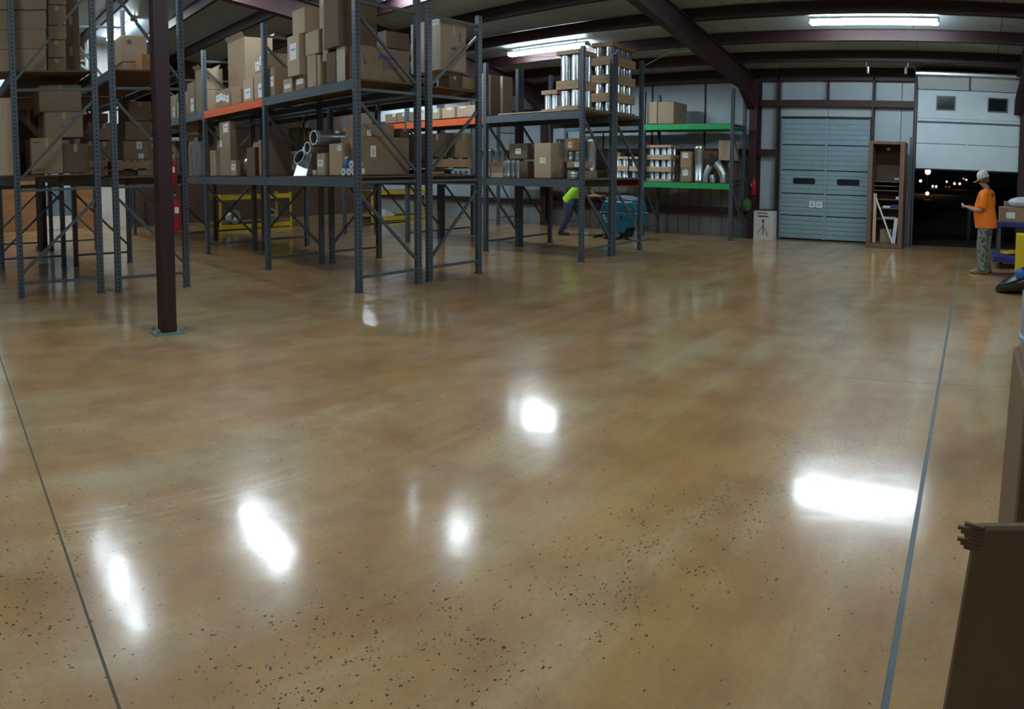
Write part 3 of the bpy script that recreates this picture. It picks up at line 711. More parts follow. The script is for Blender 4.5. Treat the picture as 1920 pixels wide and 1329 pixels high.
CARTONS = [
('labelled carton farthest left on the upper deck beyond the orange beam', 5.06, 5.42, 13.07, 13.39, 2.775, 3.31, 'm', {'st': [(0.5, 0.3, 0.5, 0.6)], 'grp': 'cartons on the upper deck of the middle racks'}),
('narrow labelled carton just left of the tall open carton on the upper deck', 5.06, 5.42, 12.37, 12.75, 2.775, 3.43, 'm', {'st': [(0.7, 0.3, 0.4, 0.4)], 'grp': 'cartons on the upper deck of the middle racks'}),
('tall open carton with raised flap at the left end of the orange beam', 5.08, 5.44, 12.01, 12.34, 2.775, 3.62, 'm', {'st': [], 'flap': 1, 'grp': 'cartons on the upper deck of the middle racks'}),
('lower labelled carton of the stack at the left end of the orange beam', 5.06, 5.42, 11.745, 11.89, 2.775, 3.19, 'l', {'st': [(0.7, 0.68, 0.45, 0.35)], 'grp': 'cartons on the upper deck of the middle racks'}),
('broad carton stacked on top at the left end of the orange beam', 5.06, 5.42, 11.745, 11.91, 3.193, 3.6, 'l', {'st': [(0.7, 0.72, 0.5, 0.3)], 'grp': 'cartons on the upper deck of the middle racks'}),
('long low carton carrying four white labels above the orange beam', 5.06, 5.42, 10.67, 11.34, 2.775, 3.1, 'm', {'st': [(0.2, 0.55, 0.25, 0.4), (0.42, 0.6, 0.2, 0.4), (0.62, 0.5, 0.15, 0.35), (0.82, 0.4, 0.15, 0.4)], 'grp': 'cartons on the upper deck of the middle racks'}),
('low unmarked carton right of the long labelled one over the orange beam', 5.06, 5.42, 10.24, 10.64, 2.775, 3.03, 'm', {'grp': 'cartons on the upper deck of the middle racks'}),
('huge tan carton with open flaps at the back of the deck above the orange beam', 5.45, 6.03, 10.83, 11.56, 2.775, 4.05, 'm', {'flap': 1, 'grp': 'cartons on the upper deck of the middle racks'}),
('slim upright carton with one label standing left of the second post over the orange beam', 5.06, 5.42, 9.78, 10.15, 2.775, 3.15, 'l', {'st': [(0.45, 0.35, 0.6, 0.45)], 'grp': 'cartons on the upper deck of the middle racks'}),
('lower carton of the pair stacked at the second post above the orange beam', 5.06, 5.42, 9.35, 9.74, 2.775, 3.21, 'l', {'st': [(0.6, 0.3, 0.45, 0.5)], 'grp': 'cartons on the upper deck of the middle racks'}),
('upper carton of the pair stacked at the second post with two labels', 5.06, 5.47, 9.32, 9.73, 3.213, 3.49, 'l', {'st': [(0.3, 0.35, 0.35, 0.5), (0.7, 0.6, 0.4, 0.5)], 'grp': 'cartons on the upper deck of the middle racks'}),
('upright labelled carton right of the second post on the upper deck', 5.06, 5.42, 9.04, 9.205, 2.775, 3.22, 'm', {'st': [(0.5, 0.5, 0.6, 0.35)], 'grp': 'cartons on the upper deck of the middle racks'}),
('upright labelled carton with a dark gap at its left under the overhanging carton', 5.06, 5.42, 8.51, 8.77, 2.775, 2.978, 'l', {'st': [(0.5, 0.45, 0.7, 0.3)], 'grp': 'cartons on the upper deck of the middle racks'}),
('short labelled carton directly under the right half of the overhanging carton', 5.06, 5.42, 8.15, 8.41, 2.775, 2.978, 'm', {'st': [(0.5, 0.58, 0.7, 0.35)], 'grp': 'cartons on the upper deck of the middle racks'}),
('labelled carton overhanging the deck edge on top of the upright cartons', 5.0, 5.36, 8.19, 8.53, 2.98, 3.57, 'l', {'st': [(0.5, 0.6, 0.55, 0.4)], 'grp': 'cartons on the upper deck of the middle racks'}),
('pale lower carton of the tall tower at mid upper deck', 5.06, 5.42, 7.85, 8.08, 2.775, 3.23, 'l', {'grp': 'cartons on the upper deck of the middle racks'}),
('second pale carton of the tall tower resting against its right side', 5.08, 5.44, 7.76, 7.85, 2.775, 3.21, 'l', {'grp': 'cartons on the upper deck of the middle racks'}),
('pale upper carton of the tall tower below the top one', 5.06, 5.42, 7.77, 8.117, 3.233, 3.558, 'l', {'grp': 'cartons on the upper deck of the middle racks'}),
('tan carton crowning the tall tower at its left with a dark seam', 5.06, 5.42, 8.12, 8.47, 3.575, 3.94, 'l', {'grp': 'cartons on the upper deck of the middle racks'}),
('pale carton at the top right of the tall tower just below the picture edge', 5.1, 5.46, 7.62, 7.8, 3.56, 3.98, 'l', {'grp': 'cartons on the upper deck of the middle racks'}),
('pale slim carton below the topmost right one on the tall tower', 5.1, 5.46, 7.59, 7.73, 3.1, 3.558, 'l', {'grp': 'cartons on the upper deck of the middle racks'}),
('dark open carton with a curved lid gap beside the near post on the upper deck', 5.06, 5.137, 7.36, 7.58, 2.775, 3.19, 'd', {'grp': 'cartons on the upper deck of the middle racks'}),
('carton with pale front next to the near post on the upper deck', 5.08, 5.137, 7.16, 7.357, 2.775, 3.23, 'm', {'pale': 1, 'grp': 'cartons on the upper deck of the middle racks'}),
('wide carton with smeared blue printing on the near end of the upper deck', 5.14, 6.03, 6.95, 7.55, 2.775, 3.22, 'm', {'blue': 1, 'grp': 'cartons on the upper deck of the middle racks'}),
('very large dark carton towering above the one with blue printing', 5.02, 5.67, 7.22, 7.57, 3.235, 4.22, 'd', {'mark': 1, 'grp': 'cartons on the upper deck of the middle racks'}),
('small pale fronted carton on top of the one with blue printing', 5.62, 6.03, 6.96, 7.14, 3.235, 3.46, 'd', {'pale': 1, 'grp': 'cartons on the upper deck of the middle racks'}),
('tall pale carton with a top corner label in the middle pair right frame', 6.56, 7.09, 6.89, 7.53, 3.02, 3.75, 'l', {'st': [(0.82, 0.93, 0.3, 0.12)], 'mark': 1, 'pale': 1, 'grp': 'cartons on the upper deck of the middle racks'}),
('flat carton supporting the tall pale one in the right frame of the middle rack', 6.75, 6.977, 6.91, 7.14, 2.775, 2.96, 'd', {'grp': 'cartons on the upper deck of the middle racks'}),
('carton at the right corner of the middle rack upper deck with a dark seam', 6.98, 7.26, 6.85, 7.1, 2.775, 2.96, 'm', {'grp': 'cartons on the upper deck of the middle racks'}),
('labelled carton behind the wide shiny upright tube of the lower deck', 5.3, 5.66, 12.8, 13.38, 1.52, 2.68, 'm', {'st': [(0.8, 0.6, 0.3, 0.2)], 'grp': 'cartons on the lower deck of the middle racks'}),
('tan carton with faint print right of the upright tube on the lower deck', 5.06, 5.42, 11.39, 11.655, 1.52, 2.01, 'l', {'mark': 1, 'grp': 'cartons on the lower deck of the middle racks'}),
('tall slim pair carton left half behind the tallest labelled carton of the lower deck', 5.3, 5.66, 11.745, 11.85, 1.52, 2.49, 'l', {'grp': 'cartons on the lower deck of the middle racks'}),
('tallest carton of the lower deck with a label at its top corner', 5.06, 5.197, 10.72, 11.18, 1.52, 2.51, 'm', {'st': [(0.62, 0.88, 0.45, 0.16), (0.1, 0.6, 0.3, 0.12)], 'grp': 'cartons on the lower deck of the middle racks'}),
('little carton with a white label in front of the tallest carton', 5.02, 5.1, 10.41, 10.63, 1.52, 1.8, 'l', {'thin': 1, 'md': 0.08, 'st': [(0.5, 0.55, 0.75, 0.4)], 'grp': 'cartons on the lower deck of the middle racks'}),
('plain carton lid standing behind the little labelled carton', 5.2, 5.56, 10.8, 11.05, 1.52, 1.92, 'm', {'grp': 'cartons on the lower deck of the middle racks'}),
('open carton full of crumpled brown paper on the lower deck', 5.1, 5.46, 9.84, 10.14, 1.52, 2.0, 'd', {'paper': 1, 'grp': 'cartons on the lower deck of the middle racks'}),
('large plain leaning carton between open carton and second post', 5.1, 5.69, 9.62, 9.7, 1.52, 2.11, 'm', {'grp': 'cartons on the lower deck of the middle racks'}),
('grey carton with a label at the dark back left of the round pipes', 5.75, 6.03, 9.52, 9.82, 1.52, 2.32, 'd', {'st': [(0.6, 0.3, 0.6, 0.4)], 'grp': 'cartons on the lower deck of the middle racks'}),
('plain carton at the dark back directly behind the round pipes', 5.75, 6.03, 9.06, 9.205, 1.52, 2.24, 'd', {'grp': 'cartons on the lower deck of the middle racks'}),
('carton with a big label under the round metal pipes', 5.06, 5.42, 7.66, 7.86, 1.52, 1.83, 'l', {'st': [(0.5, 0.55, 0.75, 0.33)], 'grp': 'cartons on the lower deck of the middle racks'}),
('tiny carton with a label scrap right of the flanged plate', 5.08, 5.44, 7.91, 8.01, 1.52, 1.6, 'l', {'st': [(0.5, 0.7, 0.6, 0.4)], 'grp': 'cartons on the lower deck of the middle racks'}),
('tan carton with a top right corner label propping the round ducts', 5.06, 5.187, 7.23, 7.54, 1.52, 1.95, 'l', {'st': [(0.8, 0.85, 0.3, 0.15)], 'grp': 'cartons on the lower deck of the middle racks'}),
('broad plain carton with a tall white label filling the near end of the lower deck', 5.19, 6.01, 6.95, 7.45, 1.52, 2.03, 'm', {'sty': [(0.22, 0.62, 0.11, 0.3)], 'grp': 'cartons on the lower deck of the middle racks'}),
('low carton lying on the broad plain carton of the near end', 5.26, 5.77, 6.99, 7.44, 2.033, 2.2, 'm', {'sty': [(0.15, 0.3, 0.14, 0.5)], 'grp': 'cartons on the lower deck of the middle racks'}),
('low carton right of a dark gap on the broad plain carton', 5.89, 6.03, 6.99, 7.44, 2.033, 2.16, 'd', {'grp': 'cartons on the lower deck of the middle racks'}),
('small orange brown carton at deck level just right of the broad plain carton', 6.3, 6.66, 6.93, 6.997, 1.52, 1.56, 'o', {'grp': 'cartons on the lower deck of the middle racks'}),
('dark brown carton on the pallet in the right frame lower deck', 6.3, 6.69, 6.9, 7.5, 1.763, 2.1, 'd', {'grp': 'cartons on the lower deck of the middle racks'}),
('tan carton at the right on the pallet of the right frame lower deck', 6.86, 7.22, 6.9, 7.5, 1.763, 2.13, 'm', {'grp': 'cartons on the lower deck of the middle racks'}),
('flat carton lying under the pallet of the right frame lower deck', 6.46, 6.94, 7.0, 7.5, 1.52, 1.59, 'd', {'grp': 'cartons on the lower deck of the middle racks'}),
('flat pale carton under the pallet at its right end with silver cans', 7.01, 7.26, 7.02, 7.42, 1.52, 1.57, 'm', {'grp': 'cartons on the lower deck of the middle racks'}),
('grey carton at the far left above the second orange beam', 9.36, 9.72, 11.28, 11.66, 2.62, 2.83, 'm', {'st': [(0.85, 0.8, 0.3, 0.3)], 'grp': 'cartons on the third rack'}),
('tan carton with a label corner third from left above the second orange beam', 9.36, 9.72, 10.875, 11.24, 2.62, 2.84, 'm', {'st': [(0.7, 0.75, 0.35, 0.35)], 'grp': 'cartons on the third rack'}),
('white carton standing behind the near frame above the second orange beam', 9.36, 9.72, 10.26, 10.53, 2.62, 2.84, 'w', {'grp': 'cartons on the third rack'}),
('pale carton right of the white one above the second orange beam', 9.36, 9.72, 9.87, 10.11, 2.62, 2.85, 'l', {'st': [(0.5, 0.8, 0.5, 0.4)], 'grp': 'cartons on the third rack'}),
('yellowish carton in the middle of the right group above the second orange beam', 9.36, 9.72, 9.43, 9.79, 2.62, 2.84, 'l', {'st': [(0.6, 0.9, 0.4, 0.3)], 'grp': 'cartons on the third rack'}),
('widest yellowish carton at the right end above the second orange beam', 9.36, 9.497, 8.83, 9.36, 2.62, 2.84, 'l', {'st': [(0.3, 0.92, 0.3, 0.25)], 'grp': 'cartons on the third rack'}),
('tall tan carton standing by the right end post of the second orange beam', 9.5, 9.747, 8.79, 8.96, 2.62, 3.45, 'l', {'st': [(0.7, 0.5, 0.6, 0.25)], 'grp': 'cartons on the third rack'}),
('tall dark carton behind the diagonal brace at the left of the board topped deck', 9.75, 10.11, 8.83, 8.89, 2.62, 3.46, 'd', {'grp': 'cartons on the third rack'}),
('slightly lower tan carton right of the tall dark one on the board topped deck', 9.95, 10.26, 8.66, 8.73, 2.62, 3.44, 'm', {'grp': 'cartons on the third rack'}),
('open tan carton below slim tubes at the third rack lower deck left', 9.36, 9.72, 8.13, 8.475, 1.43, 1.63, 'l', {'flap': 1, 'grp': 'cartons on the third rack'}),
('dark brown carton with a label at the left of the tall tan carton', 9.5, 9.86, 7.66, 8.1, 1.78, 2.07, 'd', {'st': [(0.5, 0.5, 0.3, 0.35)], 'grp': 'cartons on the third rack'}),
('brown carton carrying the dark labelled one on the third rack lower deck', 9.52, 9.88, 7.67, 8.09, 1.43, 1.74, 'd', {'grp': 'cartons on the third rack'}),
('tall tan carton with a central label on the third rack lower deck', 9.36, 9.73, 7.01, 7.39, 1.43, 2.06, 'l', {'st': [(0.52, 0.5, 0.33, 0.16)], 'grp': 'cartons on the third rack'}),
('carton with a label stacked behind the right post of the third rack lower deck', 9.36, 9.72, 6.35, 6.66, 1.62, 1.73, 'm', {'st': [(0.75, 0.5, 0.45, 0.7)], 'grp': 'cartons on the third rack'}),
('low carton with a silver tube standing before it at the right post', 9.44, 9.95, 6.41, 6.71, 1.43, 1.57, 'm', {'cap': 9.95, 'grp': 'cartons on the third rack'}),
('small orange brown carton on top of two silver tubes by the right post', 9.7, 10.06, 6.72, 6.95, 1.93, 2.15, 'o', {'st': [(0.5, 0.45, 0.4, 0.5)], 'grp': 'cartons on the third rack'}),
('small pinkish carton behind the tall tan carton of the third rack', 10.0, 10.26, 7.28, 7.38, 1.43, 2.16, 'w', {'grp': 'cartons on the third rack'}),
('brown carton wide behind the right post above the low one', 10.46, 10.82, 6.51, 6.88, 1.43, 1.93, 'd', {'grp': 'cartons on the third rack'}),
('left carton of the pair on the upper green beam', 14.12, 14.48, 7.4, 7.675, 2.71, 3.24, 'l', {'st': [], 'grp': 'cartons on the green wall rack'}),
('right carton of the pair on the upper green beam with a dark long side', 14.12, 14.86, 6.95, 7.38, 2.71, 3.23, 'l', {'mark': 1, 'grp': 'cartons on the green wall rack'}),
('upper labelled carton beside the tall bright tube on the lower green beam', 14.12, 14.48, 6.47, 6.75, 1.66, 2.05, 'm', {'st': [(0.45, 0.75, 0.5, 0.3)], 'grp': 'cartons on the green wall rack'}),
('lower labelled carton beside the tall bright tube on the lower green beam', 14.12, 14.48, 6.46, 6.74, 1.33, 1.658, 'm', {'st': [(0.45, 0.65, 0.5, 0.4)], 'grp': 'cartons on the green wall rack'}),
('upper tan carton at the right end of the lower green beam', 14.3, 14.86, 5.56, 5.85, 1.85, 2.32, 'l', {'grp': 'cartons on the green wall rack'}),
('lower tan carton at the right end of the lower green beam', 14.4, 14.86, 5.54, 5.65, 1.33, 1.81, 'd', {'grp': 'cartons on the green wall rack'}),
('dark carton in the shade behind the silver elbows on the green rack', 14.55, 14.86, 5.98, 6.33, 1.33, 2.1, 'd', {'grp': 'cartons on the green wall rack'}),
('tan carton standing high behind the left crates of the green rack', 14.58, 14.86, 8.69, 8.9, 1.62, 2.05, 'm', {'grp': 'cartons on the green wall rack'}),
('tall carton at the left picture edge on the lower deck of the leftmost rack', 0.68, 1.04, 8.72, 9.32, 1.64, 2.67, 'l', {'grp': 'cartons on the lower deck of the left racks'}),
('carton at the top of the front stack on the lower deck of the leftmost rack', 1.38, 1.97, 8.9, 9.5, 2.487, 2.85, 'm', {'grp': 'cartons on the lower deck of the left racks'}),
('broad arrow printed carton second from top of the leftmost rack front stack', 1.44, 1.97, 8.86, 9.46, 2.13, 2.48, 'm', {'mark': 1, 'grp': 'cartons on the lower deck of the left racks'}),
('front left carton with small dark printing at the leftmost rack stack foot', 1.22, 1.65, 8.75, 9.35, 1.64, 2.128, 'm', {'mark': 2, 'grp': 'cartons on the lower deck of the left racks'}),
('front right carton with faint blue print at the leftmost rack stack foot', 1.66, 2.02, 8.8, 9.4, 1.64, 2.04, 'd', {'mark': 1, 'grp': 'cartons on the lower deck of the left racks'}),
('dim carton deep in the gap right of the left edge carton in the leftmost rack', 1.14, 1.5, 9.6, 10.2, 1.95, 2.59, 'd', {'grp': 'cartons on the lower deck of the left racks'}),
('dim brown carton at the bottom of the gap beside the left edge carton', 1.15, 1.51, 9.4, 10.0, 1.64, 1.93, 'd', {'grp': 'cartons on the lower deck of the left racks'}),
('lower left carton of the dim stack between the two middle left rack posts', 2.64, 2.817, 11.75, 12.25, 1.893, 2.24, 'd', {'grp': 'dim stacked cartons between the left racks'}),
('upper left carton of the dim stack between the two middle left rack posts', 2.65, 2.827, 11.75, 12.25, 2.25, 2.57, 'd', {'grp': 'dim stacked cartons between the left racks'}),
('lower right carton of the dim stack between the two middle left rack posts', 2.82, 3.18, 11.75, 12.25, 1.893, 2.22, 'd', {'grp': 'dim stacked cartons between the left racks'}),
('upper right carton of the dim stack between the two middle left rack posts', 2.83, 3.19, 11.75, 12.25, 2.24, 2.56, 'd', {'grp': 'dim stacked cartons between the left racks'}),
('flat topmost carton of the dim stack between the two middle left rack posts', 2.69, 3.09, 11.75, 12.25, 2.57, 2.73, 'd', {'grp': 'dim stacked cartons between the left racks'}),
('small top carton of the tan stack left of the red column', 2.92, 3.29, 9.85, 10.45, 2.43, 2.73, 'm', {'grp': 'cartons on the lower deck of the left racks'}),
('middle carton of the tan stack left of the red column', 2.86, 3.29, 9.85, 10.45, 2.13, 2.42, 'm', {'grp': 'cartons on the lower deck of the left racks'}),
('bottom carton with two label patches left of the red column', 2.82, 3.29, 9.85, 10.45, 1.828, 2.12, 'm', {'sty': [(0.55, 0.75, 0.2, 0.4), (0.6, 0.15, 0.18, 0.3)], 'grp': 'cartons on the lower deck of the left racks'}),
('pale carton just behind the red column at deck level of the left racks', 3.06, 3.3, 9.9, 10.3, 1.573, 1.655, 'l', {'z1': 1.655, 'grp': 'cartons on the lower deck of the left racks'}),
('brown carton on the deck below the wooden pallet by the red column', 2.69, 3.05, 9.95, 10.35, 1.573, 1.655, 'd', {'z1': 1.655, 'grp': 'cartons on the lower deck of the left racks'}),
('dark carton beneath the tan one seen just right of the red column', 5.3, 5.66, 14.195, 14.72, 1.52, 1.9, 'd', {'grp': 'cartons on the lower deck of the middle racks'}),
('tan carton seen just right of the red column below the upper deck beam', 5.3, 5.66, 14.195, 14.68, 1.903, 2.34, 'm', {'grp': 'cartons on the lower deck of the middle racks'}),
('pale carton with a low label seen high between red column and rack post', 5.06, 5.42, 13.46, 13.9, 2.775, 3.29, 'l', {'st': [(0.75, 0.3, 0.3, 0.4)], 'grp': 'cartons on the upper deck of the middle racks'}),
('bottom carton of the big left stack above the leftmost rack deck', 0.69, 1.47, 8.75, 9.45, 3.02, 3.31, 'm', {'grp': 'cartons of the big left stack'}),
('second carton of the big left stack above the leftmost rack deck', 0.7, 1.48, 8.75, 9.45, 3.31, 3.57, 'm', {'grp': 'cartons of the big left stack'}),
('third carton of the big left stack above the leftmost rack deck', 0.72, 1.49, 8.75, 9.45, 3.57, 3.82, 'm', {'grp': 'cartons of the big left stack'}),
('top carton of the big left stack above the leftmost rack deck', 0.73, 1.5, 8.75, 9.45, 3.83, 4.1, 'm', {'grp': 'cartons of the big left stack'}),
('bottom carton of the narrow second stack beside the big left stack', 1.55, 1.807, 9.1, 9.7, 3.02, 3.25, 'm', {'grp': 'cartons of the narrow second stack'}),
('second carton of the narrow second stack beside the big left stack', 1.56, 1.807, 9.1, 9.7, 3.26, 3.5, 'm', {'grp': 'cartons of the narrow second stack'}),
('third carton of the narrow second stack beside the big left stack', 1.57, 1.827, 9.1, 9.7, 3.51, 3.7, 'm', {'grp': 'cartons of the narrow second stack'}),
('fourth carton of the narrow second stack beside the big left stack', 1.58, 1.827, 9.1, 9.7, 3.71, 3.98, 'm', {'grp': 'cartons of the narrow second stack'}),
('top carton of the narrow second stack beside the big left stack', 1.59, 1.837, 9.1, 9.7, 3.99, 4.2, 'm', {'grp': 'cartons of the narrow second stack'}),
('lower dark carton in the slim third stack at the right of the left stacks', 1.81, 2.09, 9.4, 9.9, 3.02, 3.47, 'd', {'grp': 'cartons of the slim third stack'}),
('middle dark carton in the slim third stack at the right of the left stacks', 1.83, 2.09, 9.4, 9.9, 3.47, 3.91, 'd', {'grp': 'cartons of the slim third stack'}),
('upper dark carton in the slim third stack at the right of the left stacks', 1.84, 2.09, 9.4, 9.9, 3.91, 4.29, 'd', {'grp': 'cartons of the slim third stack'}),
('big pale carton printed with star marks at the top behind the red column', 2.89, 3.3, 10.0, 10.6, 3.37, 3.78, 'l', {'star': [(0.3, 0.75), (0.8, 0.22)], 'sx': 1, 'grp': 'cartons on the upper deck of the left racks'}),
('lower pale carton printed with one star on the upper deck of the left racks', 2.9, 3.107, 10.0, 10.6, 3.02, 3.36, 'l', {'star': [(0.5, 0.5)], 'sx': 1, 'grp': 'cartons on the upper deck of the left racks'}),
('tan carton right of the single star carton on the upper deck', 3.11, 3.3, 9.98, 10.48, 3.02, 3.36, 'l', {'grp': 'cartons on the upper deck of the left racks'}),
('reddish brown carton touching the red column left edge on the upper deck', 3.08, 3.3, 9.6, 9.94, 3.02, 3.42, 'o', {'grp': 'cartons on the upper deck of the left racks'}),
]

for c in CARTONS: carton(*c)

# wooden pallets under the dim stacks
def pallet(x0, x1, y0, y1, z, label):
    t = thing('wooden_pallet', label, 'pallet', (x0, y0, z), 0, 'wooden pallets on the racks'); W, D = x1 - x0, y1 - y0
    for k in range(3): MB().box(0, W, k * (D - .06) / 2, k * (D - .06) / 2 + .06, .02, .14).obj('stringer', 'wood', t)
    for k in range(5):
        w = .09; x = k * (W - w) / 4
        MB().box(x, x + w, 0, D, .14, .16).obj('deck_slat', 'wood', t)
        if k % 2 == 0: MB().box(x, x + w, 0, D, 0, .02).obj('bottom_slat', 'wood', t)
pallet(2.72, 3.28, 9.85, 10.5, 1.664, 'wooden pallet under the tan stack left of the red column')
pallet(2.60, 3.18, 11.6, 12.35, 1.568, 'lower wooden pallet under the dim stack between the two middle posts')
pallet(2.60, 3.18, 11.6, 12.35, 1.730, 'upper wooden pallet under the dim stack between the two middle posts')
pallet(6.30, 7.2, 6.88, 7.55, 1.60, 'wooden pallet raised above the right frame deck of the middle pair')

# ------------------------------------------------------------------ metal pipes and ducts
def pipe_mesh(r, h, n=14):
    return MB().ring_loft([[(q * math.cos(2 * PI * j / n), q * math.sin(2 * PI * j / n), z) for j in range(n)] for q, z in ((r - .004, .02), (r - .004, 0), (r, 0), (r, h * .08), (r * 1.015, h * .09), (r, h * .10), (r, h), (r - .004, h), (r - .004, h - .02), (r - .004, .02))], (False, False)).mesh('pipe', 'galvanised')
def pipe_crate(label, x0, x1, y0, y1, z0, h, nx, ny, red=(), slat=.075, grp=None, paint='wood'):
    t = thing('pipe_crate', label, 'crate', (x0, y0, z0), 0, grp or ('pipe crates on the third rack' if x0 < 12 else 'pipe crates on the green wall rack'))
    W, D = x1 - x0, y1 - y0; r = min(W / nx, D / ny) / 2 * .93
    me = pipe_mesh(r, h - .04); smooth_angle(me)
    k = 0
    for i in range(nx):
        for j in range(ny):
            if 0 < i < nx - 1 and 0 < j < ny - 1: continue
            p = link('pipe', me, t, loc=((i + .5) * W / nx, (j + .5) * D / ny, .02))
            if k in red or (i == 0 and j in red): MB().lathe([(r + .003, h * .74), (r + .003, h - .06)], n=14, caps=(False, False)).obj('red_band', 'red_cap', p)
            k += 1
    for z in (0, h - slat):
        e = .014
        MB().box(-e, 0, 0, D, z, z + slat).obj('wooden_slat', paint, t); MB().box(W, W + e, 0, D, z, z + slat).obj('wooden_slat', paint, t)
        MB().box(-e, W + e, -e, 0, z, z + slat).obj('wooden_slat', paint, t); MB().box(-e, W + e, D, D + e, z, z + slat).obj('wooden_slat', paint, t)
    for i in range(3): MB().box(i * (W - .08) / 2, i * (W - .08) / 2 + .08, 0, D, h - .018, h - .002).obj('top_slat', paint, t)
    return t
pipe_crate('short crate of metal pipes at the left end of the pipe group', 9.62, 9.98, 7.08, 7.41, 2.605, .42, 2, 2, (0,))
pipe_crate('lower crate of long pipes by the post on the board topped deck', 9.45, 9.98, 6.5, 6.95, 2.627, .44, 2, 2, (1,))
pipe_crate('tall upper crate of long bright pipes reaching towards the tube light', 9.45, 9.98, 6.5, 6.95, 3.07, .60, 2, 2, ())
pipe_crate('lower pipe crate right of the post with the diagonal brace', 10.42, 10.86, 6.95, 7.4, 2.605, .40, 2, 2, (0,))
pipe_crate('upper pipe crate right of the post with the diagonal brace', 10.42, 10.86, 6.95, 7.4, 3.01, .46, 2, 2, (0,))
for k, (h, n) in enumerate(((.335, 'bottom'), (.335, 'second'), (.335, 'third'), (.335, 'topmost'))):
    pipe_crate(f'{n} pipe crate of the four high stack at the near end', 10.45, 11.28, 6.42, 6.86, 2.605 + k * .338, h, 4, 2, (1,) if k in (2, 3) else (), .08)
for k, n in enumerate(('bottom', 'middle', 'top')):
    pipe_crate(f'{n} left crate of short pipes on the lower green beam', 14.14, 14.6, 7.36, 7.66, 1.325 + k * .293, .29, 2, 2, (1,) if k == 2 else (), .06, None, 'wood_pale')
    pipe_crate(f'{n} right crate of short pipes on the lower green beam', 14.14, 14.6, 7.03, 7.33, 1.325 + k * .293, .29, 2, 2, (1,) if k == 1 else (), .06, None, 'wood_pale')
for k, n in enumerate(('lower', 'upper')):
    pipe_crate(f'{n} crate of short pipes behind the rack post beside the green beam', 14.14, 14.55, 7.84, 8.14, 1.325 + k * .30, .296, 2, 2, (), .06, None, 'wood_pale')
    pipe_crate(f'{n} crate of bright pipes just right of the double post above the scrubber', 14.14, 14.55, 8.22, 8.62, 1.325 + k * .30 * 1.0, .296, 2, 2, (), .06, None, 'wood_pale')
def pipe(x, y, z, r, h, label, grp=None, m='galvanised', n=18):
    b = MB().ring_loft([[(q * math.cos(2 * PI * j / n), q * math.sin(2 * PI * j / n), zz) for j in range(n)] for q, zz in ((r - .005, .03), (r - .005, 0), (r, 0), (r, .03), (r * 1.03, .035), (r * 1.03, .05), (r, .055), (r, h - .06), (r * 1.03, h - .055), (r * 1.03, h - .04), (r, h - .035), (r, h), (r - .005, h), (r - .005, h - .05))], (True, True))
    me = b.mesh('metal_pipe', m); smooth_angle(me)
    return tag(link('metal_pipe', me, None, loc=(x, y, z)), label, 'pipe', grp)
pipe(5.22, 12.62, 1.515, .17, .72, 'wide shiny upright tube at the left end of the lower deck')
pipe(14.28, 6.335, 1.325, .115, .85, 'tall bright upright tube in the middle of the lower green beam')
for y, r, n in ((8.05, .07, 'leftmost of the three slim tubes beside the open carton on the third rack'), (7.915, .04, 'middle one of the three slim tubes beside the open carton'), (7.80, .04, 'right one of the three slim tubes beside the open carton')):
    pipe(9.40, y, 1.425, r, .33, n, 'slim tubes beside the open carton')
for i, (y, r) in enumerate(((9.12, .05), (9.0, .055), (8.81, .05), (8.63, .05), (8.42, .04))):
    pipe(9.95, y, 1.425, r, .58, ['leftmost', 'second', 'third', 'fourth', 'rightmost'][i] + ' slim tube of the five behind the open carton on the third rack', 'slim tubes behind the open carton')
pipe(9.345, 6.515, 1.425, .085, .135, 'short silver tube standing before the low carton at the right post')
pipe(9.84, 6.92, 1.735, .06, .19, 'bigger silver tube carrying the small orange brown carton')
pipe(9.85, 6.785, 1.735, .04, .19, 'smaller silver tube carrying the small orange brown carton')
tag(MB().box(9.76, 9.95, 6.72, 7.02, 1.425, 1.733).obj('carton', 'card_d', bevel=.004), 'dark carton below the two silver tubes behind the right post', 'carton')
pipe(10.06, 6.61, 1.425, .09, .72, 'upright bright tube behind the right post of the third rack')
for i, (x, y) in enumerate(((6.84, 6.945), (6.95, 6.95), (7.06, 6.945))):
    pipe(x, y, 1.512, .045, .06, ['left', 'middle', 'right'][i] + ' one of the three small silver cans under the pallet', 'silver cans under the pallet')
def lying(p, q, r, label, inner=True, ribs=0):
    p, q = Vector(p), Vector(q); d = (q - p).normalized()
    b = MB(); n = 20
    ln = (q - p).length
    b.rings(p, d, [(.12, r - .014), (0, r - .012), (0, r), (.03, r), (.035, r * 1.04), (.05, r * 1.04), (.055, r), (ln, r)], n, (False, True))
    me = b.mesh('round_duct', 'galvanised'); smooth_angle(me)
    o = tag(link('round_duct', me), label, 'duct', 'round ducts on the lower deck')
    MB().rings(p, d, [(.10, r - .0145), (.103, r - .0145)], n, (True, True)).obj('dark_bore', 'duct_dark', o)
    a = d.cross(Vector((0, 0, 1))).normalized(); c = a.cross(d); R_ = []
    for off, rr in ((.004, r), (-.012, r), (-.012, r - .016), (.004, r - .016), (.004, r)):
        R_.append([p + d * (off if (off > 0 or (j // 2) % 2) else -.001) + (a * math.cos(2 * PI * j / 48) + c * math.sin(2 * PI * j / 48)) * rr for j in range(48)])
    MB().ring_loft(R_, (False, False)).obj('crimped_rim', 'white', o)
lying((5.08, 7.955, 2.06), (5.9, 7.94, 2.06), .105, 'large round metal duct lying on cartons with its dark end towards the aisle')
lying((5.06, 8.105, 1.92), (5.9, 8.105, 1.92), .088, 'smaller round metal duct lying under the left of the large one')
